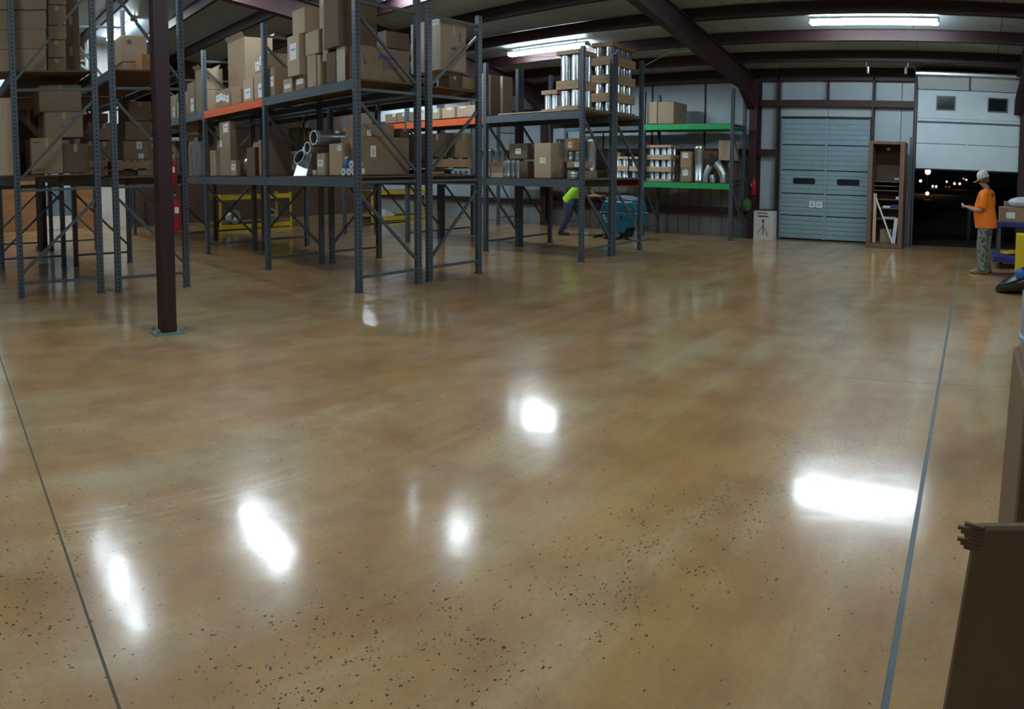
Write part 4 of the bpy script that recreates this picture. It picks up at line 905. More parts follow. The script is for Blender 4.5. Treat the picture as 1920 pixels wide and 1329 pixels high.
# flanged plate with a round collar, leaning
t = thing('flanged_plate', 'leaning metal plate with a round collar below the ducts', 'duct fitting', (5.07, 8.17, 1.515))
MB().hexa([(0, 0, 0), (.012, 0, 0), (.012, .36, 0), (0, .36, 0), (.19, .06, .44), (.202, .06, .44), (.202, .38, .44), (.19, .38, .44)]).obj('plate', 'galvanised', t)
c0 = Vector((.10, .215, .24)); dn = Vector((-.9, -.1, .42)).normalized()
r_ = .115
rings = MB().rings(c0, dn, [(0, r_), (.10, r_), (.10, r_ - .016), (.015, r_ - .018)], 24).mesh('collar', 'galvanised'); smooth_angle(rings)
link('collar', rings, t)
MB().rings(c0, dn, [(.022, r_ - .0175), (.026, r_ - .0175)], 24, (True, True)).obj('dark_bore', 'duct_dark', t)
# dome cap
dome = MB().lathe([(.17 * math.cos(a), .17 * math.sin(a) * .55) for a in [i * PI / 2 / 7 for i in range(8)]][:-1] + [(.004, .0935)], n=20).mesh('dome_fitting', 'galvanised', True)
tag(link('dome_fitting', dome, None, loc=(5.24, 10.33, 1.69), rot=(0, -PI / 2, 0)), 'round silver duct cap standing on edge beside the little labelled carton', 'duct cap')
# elbows
def elbow(x, y, r, h, lean, label, rz=0):
    t = thing('duct_elbow', label, 'duct elbow', (x, y, 1.325), rz, 'elbow ducts on the green rack')
    path = [(0, 0, 0), (0, 0, h * .22), (0, lean * .08, h * .42), (0, lean * .3, h * .62), (0, lean * .62, h * .82), (0, lean, h)]
    me = MB().tube(path, r, 16, (False, False)).mesh('gores', 'galvanised')
    link('gores', me, t)
    for i in range(1, 5):
        p = Vector(path[i]); d = (Vector(path[i + 1]) - Vector(path[i - 1])).normalized()
        MB().tube([p - d * .008, p + d * .008], r * 1.05, 16, (False, False)).obj('seam_ring', 'galvanised', t)
    p = Vector(path[-1]); d = (p - Vector(path[-2])).normalized()
    MB().tube([p - d * .01, p - d * .005], r * .96, 16).obj('dark_bore', 'duct_dark', t)
elbow(14.26, 5.68, .105, .46, .20, 'right silver elbow duct bending left on the green rack')
elbow(14.26, 6.13, .085, .40, -.10, 'left silver elbow duct bending right on the green rack')
elbow(14.17, 5.93, .07, .17, .03, 'short silver elbow stub between the two larger elbows')
# white rolls and a spray bottle
for x, y, z, lab in ((5.03, 7.165, 1.567, 'left white roll end of the bottom row by the near post'), (5.03, 7.04, 1.567, 'middle white roll end of the bottom row by the near post'), (5.03, 6.93, 1.567, 'right white roll end of the bottom row by the near post'), (5.03, 6.985, 1.665, 'white roll end resting on top of the two right rolls')):
    o = MB().tube([(0, 0, 0), (.15, 0, 0)], .05, 16).obj('white_roll', 'white', None, loc=(x, y, z)); tag(o, lab, 'roll', 'white rolls by the near post')
    MB().tube([(-.002, 0, 0), (.001, 0, 0)], .018, 10).obj('core', 'lid_grey', o)
t = thing('spray_bottle', 'blue spray bottle standing between the white rolls', 'bottle', (5.05, 7.10, 1.617))
me = MB().lathe([(.035, 0), (.038, .01), (.038, .07), (.018, .10), (.014, .115), (.014, .125)], n=14).mesh('bottle_body', 'blue_plastic', True); link('bottle_body', me, t)
MB().box(-.03, .018, -.012, .012, .125, .15).box(-.026, -.018, -.006, .006, .10, .125).obj('trigger_head', 'white', t, bevel=.003)

# ------------------------------------------------------------------ things along the far end
def yellow_frame(x0, x1, y, h, label):
    t = thing('low_rack', label, 'rack', (x0, y, 0), 0, 'low yellow racks'); W = x1 - x0
    for x in (0, W - .05):
        for yy in (0, .8): MB().box(x, x + .05, yy, yy + .05, 0, h).obj('leg', 'yellow_paint', t)
    for z in (.02, h - .16):
        for yy in (-.01, .81): MB().box(.05, W - .05, yy, yy + .05, z, z + .12).obj('beam', 'yellow_paint', t)
        MB().box(.05, W - .05, .05, .8, z + .1, z + .115).obj('shelf_board', 'dark_board', t)
yellow_frame(7.3, 9.55, 16.2, .98, 'low yellow steel frame seen under the orange beam rack')
yellow_frame(12.0, 14.2, 15.6, .98, 'brighter low yellow steel frame right of the near rack post')
pl = MB().lathe([(.17, 0), (.20, .02), (.20, .08), (.17, .10)], n=20, caps=(False, False)); pl.lathe([(.10, .02), (.12, .0), (.12, .1), (.10, .08)], n=20, caps=(False, False))
def ring_duct(x, y, z, label):
    b = MB().ring_loft([[(q * math.cos(2 * PI * j / 20), q * math.sin(2 * PI * j / 20), zz) for j in range(20)] for q, zz in ((.13, 0), (.2, 0), (.2, .2), (.13, .2), (.13, 0))], (False, False))
    me = b.mesh('ring_duct', 'galvanised'); smooth_angle(me)
    tag(link('ring_duct', me, None, loc=(x, y, z), rot=(PI / 2, 0, .3)), label, 'duct ring', 'duct rings in the low yellow rack')
ring_duct(7.75, 16.5, .335, 'round grey duct ring standing in the left of the low yellow frame')
ring_duct(8.95, 16.6, .335, 'round grey duct ring standing in the middle of the low yellow frame')
tag(MB().hexa([(0, 0, 0), (.5, .1, 0), (.5, .4, 0), (0, .3, 0), (.1, .1, .22), (.45, .2, .10), (.45, .4, .10), (.1, .3, .22)]).obj('white_tray', 'white', None, loc=(12.6, 15.75, .136)), 'white bent tray lying in the brighter yellow frame', 'tray')
def pale_board():
    t = thing('white_board', 'tall pale board leaning at the end wall between the left racks', 'board', (4.66, YE - .12, 0))
    MB().box(0, .96, 0, .04, 0, 1.46).obj('board_panel', 'white', t, bevel=.005)
    MB().box(0, .96, -.02, 0, 1.30, 1.335).obj('dark_rail', 'steel_grey', t)
    MB().tube([(.10, -.03, .50), (.10, 0, .50)], .2, 24).obj('round_disc', 'white', t)
    MB().tube([(.10, -.035, .50), (.10, -.03, .50)], .022, 10).obj('dark_centre', 'ink', t)
pale_board()
tag(MB().box(5.75, 6.1, YE - .25, YE - .2, 0, 1.35).obj('dark_plank', 'dark_board'), 'dark plank standing right of the tall pale board', 'board')
# extinguishers hung on the rack post
def extinguisher(x, y, z, r, h, label, rz=0):
    t = thing('fire_extinguisher', label, 'fire extinguisher', (x, y, z), rz, 'red fire extinguishers')
    me = MB().lathe([(r * .85, 0), (r, .02), (r, h * .70), (r * .9, h * .76), (r * .6, h * .82), (r * .25, h * .85), (r * .25, h * .88)], n=18).mesh('cylinder_body', 'extinguisher_red', True); smooth_angle(me, .9); link('cylinder_body', me, t)
    MB().lathe([(r * .3, h * .86), (r * .3, h * .92)], n=10).obj('valve', 'chrome', t)
    MB().bar((0, 0, h * .93), (-r * 1.5, 0, h * .99), .025, .012).obj('handle', 'black_plastic', t)
    MB().tube([(r * .2, 0, h * .9), (r * 1.0, 0, h * .88), (r * 1.25, 0, h * .7), (r * 1.22, 0, h * .35)], .012, 8).obj('hose', 'rubber', t)
    MB().tube([(r * 1.22, 0, h * .35), (r * 1.22, 0, h * .22)], [.014, .022], 8).obj('nozzle', 'black_plastic', t)
    MB().lathe([(r + .002, h * .28), (r + .002, h * .55)], n=18, caps=(False, False)).obj('label_band', 'sticker', t) if h < .45 else MB().box(-r - .004, -r + .01, -.03, .03, h * .45, h * .6).obj('label_band', 'sticker', t)
    MB().box(-.03, .03, r, r + .03, h * .3, h * .7).obj('wall_bracket', 'steel_grey', t)
extinguisher(3.05, 8.38, 1.38, .09, .50, 'upper red extinguisher hanging on the rack post by the column', PI / 2)
extinguisher(3.10, 8.40, .80, .095, .56, 'lower red extinguisher hanging on the rack post by the column', PI / 2)
extinguisher(14.78, 5.12, 1.05, .06, .45, 'small red extinguisher on the dark wall column left of the grey door', -PI / 2)
tag(MB().lathe([(.02, 0), (.09, .03), (.13, .14), (.10, .26), (.05, .30), (.01, .31)], n=9).obj('green_cloth', 'green_cloth', None, loc=(14.66, 5.25, .66)), 'dark green bundle hanging at the wall column', 'cloth bundle')
# printed carton with a tripod picture
t = MB().box(0, .28, 0, .49, 0, .68).obj('carton', 'card_w', None, bevel=.005, loc=(14.68, 4.58, 0)); tag(t, 'white carton printed with a tripod left of the grey door', 'carton')
MB().box(-.003, 0, .12, .38, .54, .575).obj('print_line', 'ink', t); MB().box(-.003, 0, .15, .40, .62, .645).obj('print_line', 'ink', t)
MB().bar((-.002, .25, .42), (-.002, .25, .12), .02, .004, (1, 0, 0)).bar((-.002, .25, .34), (-.002, .13, .10), .014, .004, (1, 0, 0)).bar((-.002, .25, .34), (-.002, .38, .16), .014, .004, (1, 0, 0)).box(-.003, 0, .22, .28, .42, .48).obj('tripod_print', 'teal_dark', t)

# ------------------------------------------------------------------ open wooden cabinet with leaning pieces
t = thing('open_cabinet', 'tall open dark wood cabinet before the grey dock door', 'cabinet', (14.2, 1.50, 0))
W, D, H = .80, .62, 2.35       # W along Y, D along X
MB().box(0, D, 0, .10, 0, H).obj('side_panel', 'wood_dark', t, bevel=.006); MB().box(0, D, W - .10, W, 0, H).obj('side_panel', 'wood_dark', t, bevel=.006)
MB().box(0, D, .1, W - .1, H - .06, H).obj('top_panel', 'wood_dark', t); MB().box(0, D, .1, W - .1, 0, .11).obj('plinth', 'wood_dark', t)
MB().box(D - .03, D, .1, W - .1, .11, H - .06).obj('back_panel', 'dark_board', t)
for z in (.62, .86, 1.06, 1.26, 1.36, 1.46): MB().box(.29, D - .03, .1, W - .1, z, z + .02).obj('shelf', 'wood_dark', t)
MB().box(.1, .14, .12, .22, 1.52, 1.56).obj('cleat', 'wood_pale', t)
MB().prism([(.38, 2.16), (.42, 2.16), (.45, 2.22), (.35, 2.22)], 'x', .3, .31).obj('hook_plate', 'drum_grey', t)
tag(MB().bar((14.30, 2.13, .125), (14.42, 2.15, 1.20), .07, .035).obj('wooden_plank', 'wood_pale'), 'tan plank leaning inside the open cabinet on the left', 'plank')
tag(MB().bar((14.28, 1.71, .125), (14.36, 2.13, 1.12), .028).obj('white_rod', 'white'), 'thin white rod leaning diagonally across the open cabinet', 'rod')
tag(MB().hexa([(14.30, 1.66, .115), (14.33, 1.66, .115), (14.33, 1.74, .115), (14.30, 1.74, .115), (14.32, 1.605, .68), (14.35, 1.605, .68), (14.35, 1.69, .68), (14.32, 1.69, .68)]).obj('pale_panel', 'bag_white'), 'pale short panel leaning right of the white rod', 'panel')
def small(x0, x1, y0, y1, z0, z1, m, name, label, cat='box'):
    return tag(MB().box(x0, x1, y0, y1, z0, z1).obj(name, m, None, bevel=.004), label, cat)
small(14.52, 14.7, 1.82, 1.99, .883, .925, 'white', 'paper_stack', 'white paper stack on the middle cabinet shelf', 'papers')
small(14.50, 14.7, 1.64, 1.80, .883, .96, 'blue_cart', 'blue_box', 'small dark blue box on the middle cabinet shelf')
small(14.52, 14.7, 1.62, 1.70, 1.083, 1.14, 'white', 'white_box', 'little white box high on the right of the cabinet shelves')
small(14.50, 14.7, 1.70, 1.98, .643, .68, 'bag_white', 'folded_plastic', 'pale folded plastic on the lowest cabinet shelf', 'plastic')
small(14.45, 14.75, 1.76, 2.02, .113, .40, 'card_m', 'carton', 'dim tan carton at the bottom inside the open cabinet', 'carton')

# ------------------------------------------------------------------ right edge: cart, bags, cartons in front
t = thing('work_cart', 'dark blue flat cart right behind the person in orange', 'cart', (11.75, -1.55, 0))
W, D = .75, 1.13
MB().box(0, W, 0, D, .76, .85).obj('top_deck', 'blue_cart', t, bevel=.01); MB().box(0, W, 0, D, .12, .24).obj('bottom_shelf', 'blue_cart', t, bevel=.01)
for x in (.03, W - .08):
    for y in (.05, D - .12): MB().box(x, x + .05, y, y + .05, .24, .76).obj('leg', 'steel_grey', t)
for x in (.1, W - .1):
    for y in (.12, D - .15):
        MB().tube([(x, y - .018, .055), (x, y + .018, .055)], .055, 12).obj('caster', 'rubber', t)
        MB().box(x - .02, x + .02, y - .03, y + .03, .07, .12).obj('caster_fork', 'steel_grey', t)
c = small(11.78, 12.15, -1.30, -.50, .853, 1.12, 'card_m', 'carton', 'tan carton with a white label on the blue cart', 'carton')
MB().box(11.774, 11.78, -.78, -.62, .92, 1.03).obj('label_sticker', 'sticker', c)
small(12.18, 12.45, -1.1, -.6, .853, 1.21, 'card_m', 'carton', 'taller tan carton at the back of the blue cart', 'carton')
def blob(name, m, loc, sx, sy, sz, label, cat, seed=1, n=14, amp=.22):
    rr = random.Random(seed); rings = []
    K_ = 8
    for i in range(K_ + 1):
        a = -PI / 2 + PI * i / K_; q = max(.03, math.cos(a))
        rings.append([(sx * q * math.cos(2 * PI * j / n) * (1 + amp * (rr.random() - .5)), sy * q * math.sin(2 * PI * j / n) * (1 + amp * (rr.random() - .5)), max(0, sz * (.42 + .58 * math.sin(a)) * (1 + amp * .5 * (rr.random() - .5)))) for j in range(n)])
    me = MB().ring_loft(rings).mesh(name, m, True)
    o = link(name, me, None, loc=loc); s = o.modifiers.new('s', 'SUBSURF'); s.levels = s.render_levels = 1
    return tag(o, label, cat) if label else o
blob('plastic_bag', 'bag_white', (11.95, -.93, 1.125), .16, .30, .19, 'crumpled pale plastic bag on the tan cart carton', 'bag', 3)
def coil():
    b = MB()
    for k in range(5):
        r = .06 + .026 * k; z = .262 + .012 * (k % 2)
        b.tube([(r * 1.2 * math.cos(a), r * math.sin(a) * 1.4, z + .015 * math.sin(3 * a + k)) for a in [2 * PI * i / 18 for i in range(19)]], .014, 6)
    return b.obj('yellow_rope', 'yellow_paint', None, loc=(12.1, -.80, .012))
tag(coil(), 'coiled yellow rope lying on the lower shelf of the blue cart', 'rope')
def trash_bag():
    rr = random.Random(4); rings = []; n = 18
    # an open bag slumped on the floor: low lip to the left, a raised gathered end to the right
    for u, hw, z0, z1 in ((0, .03, .02, .05), (.05, .14, 0, .11), (.16, .22, 0, .20), (.30, .27, 0, .30), (.44, .28, 0, .40), (.58, .24, 0, .47), (.70, .14, .03, .48), (.76, .05, .18, .44)):
        ring = []
        for j in range(n):
            a = 2 * PI * j / n; q = 1 + .16 * (rr.random() - .5)
            ring.append((hw * math.cos(a) * q, -u + .02 * rr.random(), max(0, (z0 + z1) / 2 + (z1 - z0) / 2 * math.sin(a) * q)))
        rings.append(ring)
    me = MB().ring_loft(rings).mesh('trash_bag', 'bag_black', True)
    o = link('trash_bag', me, None, loc=(9.35, -.385, 0)); sb = o.modifiers.new('s', 'SUBSURF'); sb.levels = sb.render_levels = 1
    tag(o, 'open black trash bag slumped on the floor at the right edge', 'bag')
    MB().tube([(-.10, -.06, .13), (-.19, -.16, .17), (-.22, -.30, .22), (-.20, -.44, .30)], .008, 6).obj('bag_rim', 'lid_grey', o)
    w = MB().lathe([(.02, -.05), (.07, -.02), (.075, .05), (.05, .09), (.01, .10)], n=9).obj('blue_wad', 'blue_plastic', o, True, loc=(-.20, -.33, .27))
trash_bag()
small(10.2, 10.6, -1.2, -.735, 0, .76, 'yellow_paint', 'yellow_bin', 'yellow bin cut by the right picture edge behind the black bag', 'bin')
d = MB().lathe([(.26, 0), (.28, .03), (.28, .30), (.295, .31), (.295, .33), (.28, .34), (.28, .60), (.295, .61), (.295, .63), (.28, .64), (.28, .90), (.26, .93), (.24, .93), (.24, .90), (.05, .90)], n=28).mesh('plastic_drum', 'drum_grey', True); smooth_angle(d)
tag(link('plastic_drum', d, None, loc=(4.1, -.62, 0)), 'blue grey drum cut by the right picture edge below the bag', 'drum')
b = MB().hexa([(2.1, -.9, 0), (2.75, -.9, 0), (2.75, -.16, 0), (2.1, -.16, 0), (2.12, -.9, .90), (2.75, -.9, .90), (2.75, -.20, .90), (2.12, -.20, .90)])
t = b.obj('carton', 'card_brown', None, bevel=.008); tag(t, 'tall brown carton behind the nearest one at the right edge', 'carton')
MB().box(2.14, 2.4, -.88, -.22, .90, .906).obj('top_flap', 'card_brown', t); MB().box(2.42, 2.74, -.88, -.22, .90, .906).obj('top_flap', 'card_brown', t)
t = MB().hexa([(1.28, -.62, 0), (1.31, -.62, 0), (1.31, .075, 0), (1.28, .085, 0), (1.31, -.62, .905), (1.335, -.62, .905), (1.335, -.035, .89), (1.31, -.03, .89)]).obj('flattened_carton', 'card_brown', None, bevel=.006)
tag(t, 'nearest flattened brown carton with a torn corner at the bottom right', 'carton')
q = MB()
for k in range(7): q.bar((1.312, -.05, .84 + .008 * k), (1.31, -.012 + .007 * (k % 3), .85 + .008 * k), .008, .006)
q.obj('torn_edge', 'card_brown', t)
# ------------------------------------------------------------------ floor scrubber
def scrubber():
    # local: +X is forward, Y across, Z up; placed with the front towards the camera's right
    t = thing('floor_scrubber', 'teal walk-behind floor scrubber seen behind the third rack posts', 'floor scrubber', (13.05, 7.68, 0), -PI / 2)
    hw = .28
    lower = [(-.42, .18), (-.46, .36), (-.47, .60), (.50, .61), (.50, .42), (.40, .30), (.22, .26), (.18, .14), (-.30, .14)]
    MB().prism(lower, 'y', -hw, hw).obj('solution_tank', 'teal', t, bevel=.035)
    upper = [(-.465, .615), (-.44, .74), (-.36, .885), (.40, .885), (.47, .80), (.50, .615)]
    MB().prism(upper, 'y', -hw, hw).obj('recovery_tank', 'teal', t, bevel=.03)
    MB().prism([(-.35, .89), (-.28, .96), (-.10, 1.0), (.12, .985), (.36, .92), (.40, .89)], 'y', -hw + .02, hw - .02).obj('tank_lid', 'lid_grey', t, bevel=.03)
    MB().box(-.468, .503, -hw - .003, hw + .003, .606, .618).obj('pale_seam', 'door_white', t)
    MB().prism([(-.30, .06), (.30, .06), (.30, .20), (-.30, .20)], 'y', -hw + .05, hw - .05).obj('chassis', 'black_plastic', t, bevel=.02)
    for x, r in ((.02, .11), (-.34, .06)):
        for s in (-1, 1):
            w = MB().tube([(x, s * .20, r), (x, s * .275, r)], r, 18).obj('wheel', 'rubber', t); MB().tube([(x, s * .276, r), (x, s * .282, r)], r * .5, 12).obj('wheel_hub', 'lid_grey', w)
    MB().lathe([(.22, .012), (.235, .02), (.235, .05), (.12, .09), (.10, .20), (.07, .24)], .38, 0, 20).obj('brush_deck', 'drum_grey', t)
    b = MB()
    b.tube([(-.60, -.30, .03), (-.64, -.15, .03), (-.65, 0, .03), (-.64, .15, .03), (-.60, .30, .03)], .03, 6)
    b.obj('squeegee', 'rubber', t)
    MB().tube([(-.60, .05, .06), (-.56, .08, .22), (-.52, .08, .42), (-.48, .06, .55)], .02, 8).obj('suction_hose', 'card_pale', t)
    h = MB(); h.tube([(-.40, -.22, .84), (-.50, -.22, .92), (-.52, -.20, .95), (-.52, .20, .95), (-.50, .22, .92), (-.40, .22, .84)], .018, 8)
    h.obj('handle_bar', 'black_plastic', t)
    MB().box(-.44, -.34, -.12, .12, .86, .95).obj('control_panel', 'black_plastic', t, bevel=.012)
    # the white T5 mark on the flank that faces the room (local -Y)
    y0, y1 = -hw - .004, -hw - .001
    MB().box(-.385, -.315, y0, y1, .535, .555).box(-.36, -.34, y0, y1, .46, .535).obj('mark_letter', 'sticker', t)
    MB().box(-.325, -.265, y0, y1, .485, .50).box(-.325, -.31, y0, y1, .45, .50).box(-.325, -.265, y0, y1, .435, .45).box(-.28, -.265, y0, y1, .395, .45).box(-.325, -.265, y0, y1, .38, .395).obj('mark_digit', 'sticker', t)
    MB().box(.10, .13, y0, y1 + .001, .47, .56).obj('tank_latch', 'black_plastic', t)
    MB().prism([(.30, .70), (.35, .745), (.40, .70), (.35, .655)], 'y', y0, y1).obj('round_badge', 'lid_grey', t)
scrubber()

# ------------------------------------------------------------------ people
def skinned(name, verts, edges, radii, m, parent, root=0, sub=2):
    me = bpy.data.meshes.new(name); me.from_pydata([tuple(v) for v in verts], edges, [])
    o = bpy.data.objects.new(name, me); COL.objects.link(o); o.parent = parent
    me.materials.append(M[m])
    sk = o.modifiers.new('skin', 'SKIN'); sk.use_smooth_shade = True; sk.branch_smoothing = .4
    lay = me.skin_vertices[0].data if me.skin_vertices else None
    if lay is None:
        bm = bmesh.new(); bm.from_mesh(me); bm.verts.layers.skin.verify(); bm.to_mesh(me); bm.free(); lay = me.skin_vertices[0].data
    for i, r in enumerate(radii):
        lay[i].radius = (r, r) if not isinstance(r, tuple) else r
        lay[i].use_root = (i == root)
    s = o.modifiers.new('sub', 'SUBSURF'); s.levels = s.render_levels = sub
    for p in me.polygons: p.use_smooth = True
    return o
class Fig:
    def __init__(s): s.v = []; s.e = []; s.r = []
    def chain(s, start, pts):
        """pts: [(pos, radius)...] hung on vertex index start (None for a new root); returns the indices"""
        ids = []; prev = start
        for p, r in pts:
            s.v.append(Vector(p)); s.r.append(r); i = len(s.v) - 1
            if prev is not None: s.e.append((prev, i))
            ids.append(i); prev = i
        return ids
def hand(F, wrist, wp, d, up, curl, side):
    """palm plus four bent unequal fingers and a thumb; d: pointing direction, up: back of the hand, side: +1 thumb to d x up"""
    d = Vector(d).normalized(); up = Vector(up).normalized(); a = d.cross(up).normalized()
    wp = Vector(wp)
    pl = F.chain(wrist, [(wp + d * .045, (.034, .018)), (wp + d * .085, (.040, .016))])
    for k, (off, ln) in enumerate(((-.032, .062), (-.011, .074), (.011, .080), (.032, .070))):
        b = wp + d * .085 + a * off * side
        p1 = b + d * ln * .5; q = (d * math.cos(curl) - up * math.sin(curl)); p2 = p1 + q * ln * .38; q2 = (d * math.cos(curl * 1.8) - up * math.sin(curl * 1.8)); p3 = p2 + q2 * ln * .3
        F.chain(pl[1], [(b + d * .01, .0105), (p1, .0095), (p2, .0085), (p3, .007)])
    tb = wp + d * .03 + a * .028 * side
    F.chain(pl[0], [(tb, .0125), (tb + (a * side * .6 + d * .7 - up * .35).normalized() * .034, .0105), (tb + (a * side * .35 + d * .8 - up * .6).normalized() * .062, .008)])
def face(parent, hc, f, upv, rr=.085):
    """eyes, mouth and ears on a head centred at hc that looks along f"""
    f = Vector(f).normalized(); u = Vector(upv).normalized(); s = f.cross(u).normalized(); hc = Vector(hc)
    for k in (-1, 1):
        e = MB().lathe([(.004, -.009), (.011, -.003), (.011, .003), (.004, .009)], n=8).obj('eye', 'white', parent, True, loc=hc + f * (rr * .93) + s * k * .031 + u * .008)
        MB().lathe([(.002, -.004), (.006, 0), (.002, .004)], n=8).obj('pupil', 'ink', e, True, loc=f * .009)
        MB().tube([(0, 0, .026), f * .012 + Vector((0, 0, .012)), (0, 0, -.004), (0, 0, -.024)], [.007, .014, .012, .006], 8).obj('ear', 'skin', parent, True, loc=hc + s * k * (rr * .92) - f * .005 + u * -.005)
    MB().tube([-s * .022, f * .006, s * .022], .005, 6).obj('mouth', 'lip', parent, True, loc=hc + f * (rr * .90) - u * .058)

# the person in the orange shirt: stands in profile, looks down at what he holds at belt height
def standing_person():
    t = thing('person', 'person in orange shirt, camouflage trousers and pale cap looking down at held object', 'person', (11.16, -.235, 0), 0)
    t.rotation_euler = (0, 0, -.30)          # forward is local +Y, turned a little away from the camera
    F = Fig()
    pel = F.chain(None, [((0, -.02, .93), (.155, .125))])[0]
    sp = F.chain(pel, [((0, .015, 1.07), (.150, .135)), ((0, .02, 1.22), (.160, .130)), ((0, -.01, 1.36), (.150, .115))])
    nk = F.chain(sp[2], [((0, -.005, 1.455), (.070, .062)), ((0, .035, 1.50), .054)])
    hd = F.chain(nk[1], [((0, .065, 1.555), (.062, .075)), ((0, .075, 1.615), (.076, .092)), ((0, .055, 1.672), (.070, .080))])
    F.chain(hd[1], [((0, .165, 1.585), (.013, .016)), ((0, .178, 1.565), .010)])       # nose
    F.chain(hd[0], [((0, .118, 1.525), (.034, .022))])                                # chin
    for s in (-1, 1):
        sh = F.chain(sp[2], [((s * .165, -.015, 1.385), .060), ((s * .205, -.02, 1.33), .056)])
        ar = F.chain(sh[1], [((s * .228, -.03, 1.20), .048), ((s * .235, -.01, 1.09), .042), ((s * .205, .10, 1.075), .040), ((s * .13, .22, 1.10), .031), ((s * .10, .275, 1.115), .026)])
        hand(F, ar[-1], (s * .10, .275, 1.115), (-s * .45, .8, .15), (-s * .1, -.1, 1), .75, -s)
        lg = F.chain(pel, [((s * .095, -.03, .84), (.098, .105)), ((s * .10, .0, .62), .080), ((s * .10, .01, .48), .066), ((s * .10, -.02, .30), .058), ((s * .10, -.035, .10), .042)])
        F.chain(lg[-1], [((s * .105, -.05, .045), .040), ((s * .115, .05, .040), (.042, .034)), ((s * .12, .14, .032), (.038, .026))])
    body = skinned('body', F.v, F.e, F.r, 'skin', t)
    face(body, (0, .078, 1.60), (0, .93, -.36), (0, .36, .93), .090)
    # shirt: torso and two short sleeves
    S = Fig()
    a = S.chain(None, [((0, -.02, .770), (.212, .20)), ((0, -.02, .785), (.212, .20)), ((0, -.01, .90), (.208, .205)), ((0, .025, 1.05), (.205, .212)), ((0, .02, 1.20), (.205, .195)), ((0, -.015, 1.345), (.180, .165)), ((0, -.005, 1.435), (.10, .085))])
    for s in (-1, 1):
        S.chain(a[5], [((s * .175, -.015, 1.375), .088), ((s * .222, -.022, 1.30), .086), ((s * .242, -.03, 1.19), .082), ((s * .247, -.016, 1.135), .081), ((s * .248, -.012, 1.12), .081)])
    shirt = skinned('shirt', S.v, S.e, S.r, 'orange_shirt', body)
    # dark two-line print across the back between the shoulders
    for z, w in ((1.355, .17), (1.325, .12)):
        bp = MB(); k = 12
        bp.v = [(-w / 2 + w * i / k, -.30, z + (h - .5) * .020) for h in (0, 1) for i in range(k + 1)]
        bp.f = [(i, i + 1, k + 2 + i, k + 1 + i) for i in range(k)]
        bo = bp.obj('back_print', 'ink', shirt); sw = bo.modifiers.new('wrap', 'SHRINKWRAP'); sw.target = shirt; sw.wrap_method = 'PROJECT'; sw.use_project_y = True; sw.use_positive_direction = True; sw.use_negative_direction = False; sw.offset = .005
        so = bo.modifiers.new('thick', 'SOLIDIFY'); so.thickness = .004; so.offset = 0
    T = Fig()
    p = T.chain(None, [((0, -.01, 1.0), (.165, .15)), ((0, -.02, .90), (.170, .150))])[1]
    for s in (-1, 1):
        T.chain(p, [((s * .098, -.015, .76), (.112, .125)), ((s * .108, .0, .60), (.104, .116)), ((s * .110, .01, .46), (.096, .106)), ((s * .110, -.005, .30), (.092, .102)), ((s * .112, -.025, .15), (.088, .10)), ((s * .112, -.022, .075), (.090, .104)), ((s * .112, -.022, .06), (.090, .104))])
    skinned('trousers', T.v, T.e, T.r, 'camo', body)
    for s in (-1, 1):
        MB().ring_loft([[(s * .11 + w * math.cos(q), y + .0 + 0 * math.sin(q), max(0, z0 + h * math.sin(q))) for q in [2 * PI * j / 12 for j in range(12)]] for y, w, z0, h in ((-.12, .030, .045, .045), (-.10, .046, .055, .055), (-.03, .048, .06, .06), (.06, .050, .045, .045), (.14, .050, .036, .036), (.19, .036, .028, .028), (.205, .015, .022, .02))]).obj('shoe', 'shoe_tan', body, True)
    cap = MB().lathe([(.100, 1.615), (.104, 1.64), (.102, 1.68), (.088, 1.725), (.055, 1.755), (.012, 1.765)], n=18)
    cm = cap.mesh('cap', 'cap', True)
    co = link('cap', cm, body); co.matrix_local = Matrix.Translation((0, .062, 1.62)) @ Matrix.Rotation(-.36, 4, 'X') @ Matrix.Translation((0, 0, -1.62))
    MB().hexa([(-.075, .07, 1.612), (.075, .07, 1.612), (.045, .185, 1.60), (-.045, .185, 1.60), (-.075, .07, 1.622), (.075, .07, 1.622), (.045, .185, 1.608), (-.045, .185, 1.608)]).obj('brim', 'cap', co, bevel=.003)
    hm = MB().lathe([(.090, 1.55), (.096, 1.60), (.094, 1.63)], 0, .052, 16).obj('hair', 'hair', body, True)
    ph = MB().box(-.04, .04, -.008, .008, -.03, .05).obj('held_phone', 'white', None, bevel=.006)
    tag(ph, 'small pale object held in both hands by the person in orange', 'phone')
    ph.matrix_world = Matrix.Translation((11.16, -.235, 0)) @ Matrix.Rotation(-.30, 4, 'Z') @ Matrix.Translation((0, .40, 1.14)) @ Matrix.Rotation(-.7, 4, 'X')
standing_person()

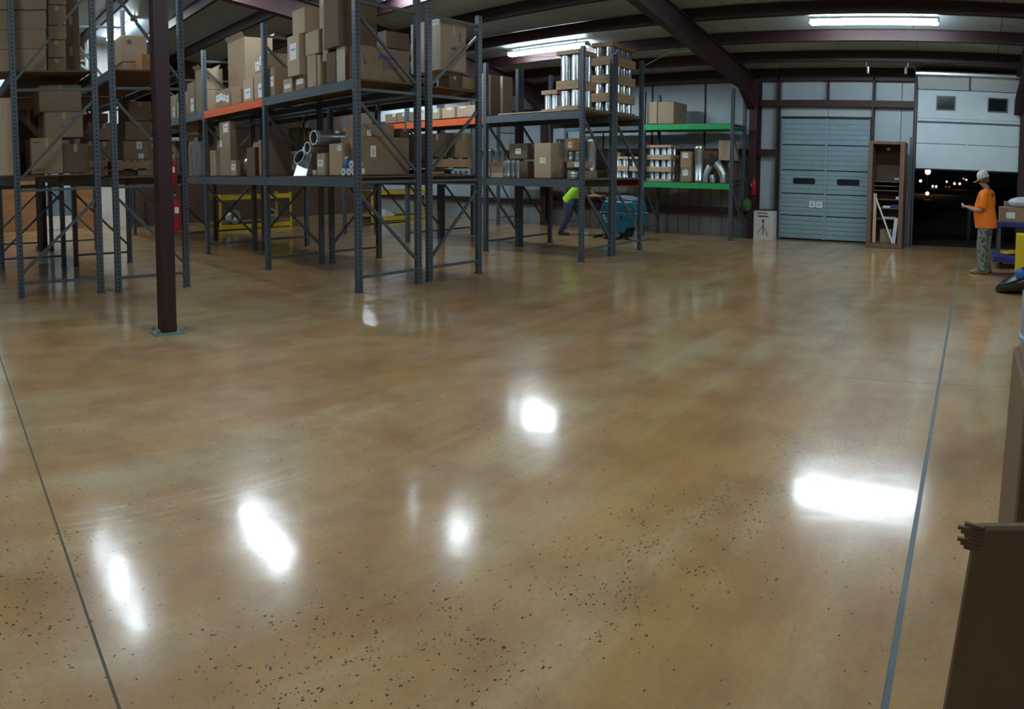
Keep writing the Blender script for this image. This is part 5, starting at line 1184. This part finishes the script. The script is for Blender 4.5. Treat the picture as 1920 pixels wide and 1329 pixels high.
# the person pushing the scrubber: bent well forward, one arm reaching to the handle
def bent_person():
    t = thing('person', 'person in lime vest and dark jeans bending over the teal floor scrubber', 'person', (12.98, 8.97, 0), PI + .12)    # local +Y faces the scrubber
    F = Fig()
    pel = F.chain(None, [((0, -.10, .88), (.150, .125))])[0]
    sp = F.chain(pel, [((0, -.01, 1.02), (.145, .118)), ((0, .10, 1.13), (.155, .118)), ((0, .22, 1.21), (.145, .105))])
    nk = F.chain(sp[2], [((0, .32, 1.25), (.066, .058)), ((0, .375, 1.255), .052)])
    hd = F.chain(nk[1], [((0, .43, 1.255), (.064, .074)), ((0, .485, 1.245), (.076, .09)), ((0, .53, 1.26), (.066, .075))])
    F.chain(hd[1], [((0, .53, 1.155), (.013, .016))])
    for s in (-1, 1):
        sh = F.chain(sp[2], [((s * .16, .22, 1.215), .058), ((s * .20, .24, 1.18), .054)])
        ar = F.chain(sh[1], [((s * .225, .29, 1.07), .046), ((s * .225, .37, .985), .040), ((s * .19, .46, .965), .037), ((s * .15, .55, .965), .030), ((s * .14, .585, .968), .026)])
        hand(F, ar[-1], (s * .14, .585, .968), (0, 1, 0), (0, 0, 1), .9, -s)
        y0 = -.10 if s > 0 else .0
        ky, fy = (-.12, -.33) if s > 0 else (.10, .12)
        lg = F.chain(pel, [((s * .095, -.09, .80), (.098, .105)), ((s * .10, (ky - .09) / 2 + .0, .62), .080), ((s * .10, ky, .47), .066), ((s * .10, (ky + fy) / 2 - .02, .28), .058), ((s * .10, fy, .10), .042)])
        F.chain(lg[-1], [((s * .10, fy - .015, .05), .038), ((s * .105, fy + .08, .042), (.040, .034)), ((s * .11, fy + .16, .034), (.036, .026))])
    body = skinned('body', F.v, F.e, F.r, 'skin', t)
    face(body, (0, .48, 1.225), (0, .35, -.93), (0, .93, .35), .090)
    S = Fig()
    a = S.chain(None, [((0, -.215, .80), (.19, .17)), ((0, -.205, .815), (.19, .17)), ((0, -.11, .92), (.185, .165)), ((0, .0, 1.04), (.180, .158)), ((0, .11, 1.145), (.185, .155)), ((0, .22, 1.215), (.170, .138)), ((0, .30, 1.245), (.09, .078))])
    skinned('safety_vest', S.v, S.e, S.r, 'lime_vest', body)
    L_ = Fig()
    q = L_.chain(None, [((0, .21, 1.19), (.15, .11))])[0]
    for s in (-1, 1): L_.chain(q, [((s * .165, .225, 1.205), .076), ((s * .205, .245, 1.165), .074), ((s * .226, .285, 1.08), .068)])
    skinned('shirt_sleeves', L_.v, L_.e, L_.r, 'olive_shirt', body)
    T = Fig()
    p = T.chain(None, [((0, -.02, 1.02), (.15, .135)), ((0, -.10, .87), (.175, .160))])[1]
    for s in (-1, 1):
        ky, fy = (-.12, -.33) if s > 0 else (.10, .12)
        T.chain(p, [((s * .098, -.085, .74), (.108, .118)), ((s * .10, (ky - .09) / 2, .62), (.094, .098)), ((s * .102, ky, .47), .082), ((s * .102, (ky + fy) / 2 - .02, .28), .074), ((s * .102, fy, .13), .068), ((s * .102, fy, .075), .070)])
    skinned('jeans', T.v, T.e, T.r, 'jeans', body)
    for s in (-1, 1):
        fy = -.33 if s > 0 else .12
        MB().ring_loft([[(s * .105 + w * math.cos(q), fy + y, max(0, z0 + h * math.sin(q))) for q in [2 * PI * j / 12 for j in range(12)]] for y, w, z0, h in ((-.08, .030, .045, .045), (-.06, .046, .055, .055), (.0, .048, .06, .06), (.09, .050, .045, .045), (.17, .050, .036, .036), (.21, .030, .028, .028))]).obj('shoe', 'shoe_light' if s < 0 else 'shoe_dark', body, True)
    hm = MB().lathe([(.088, -.05), (.094, 0), (.088, .05), (.05, .085), (.01, .095)], n=16).mesh('hair', 'hair', True)
    ho = link('hair', hm, body); ho.matrix_local = Matrix.Translation((0, .50, 1.262)) @ Matrix.Rotation(-1.2, 4, 'X')
bent_person()
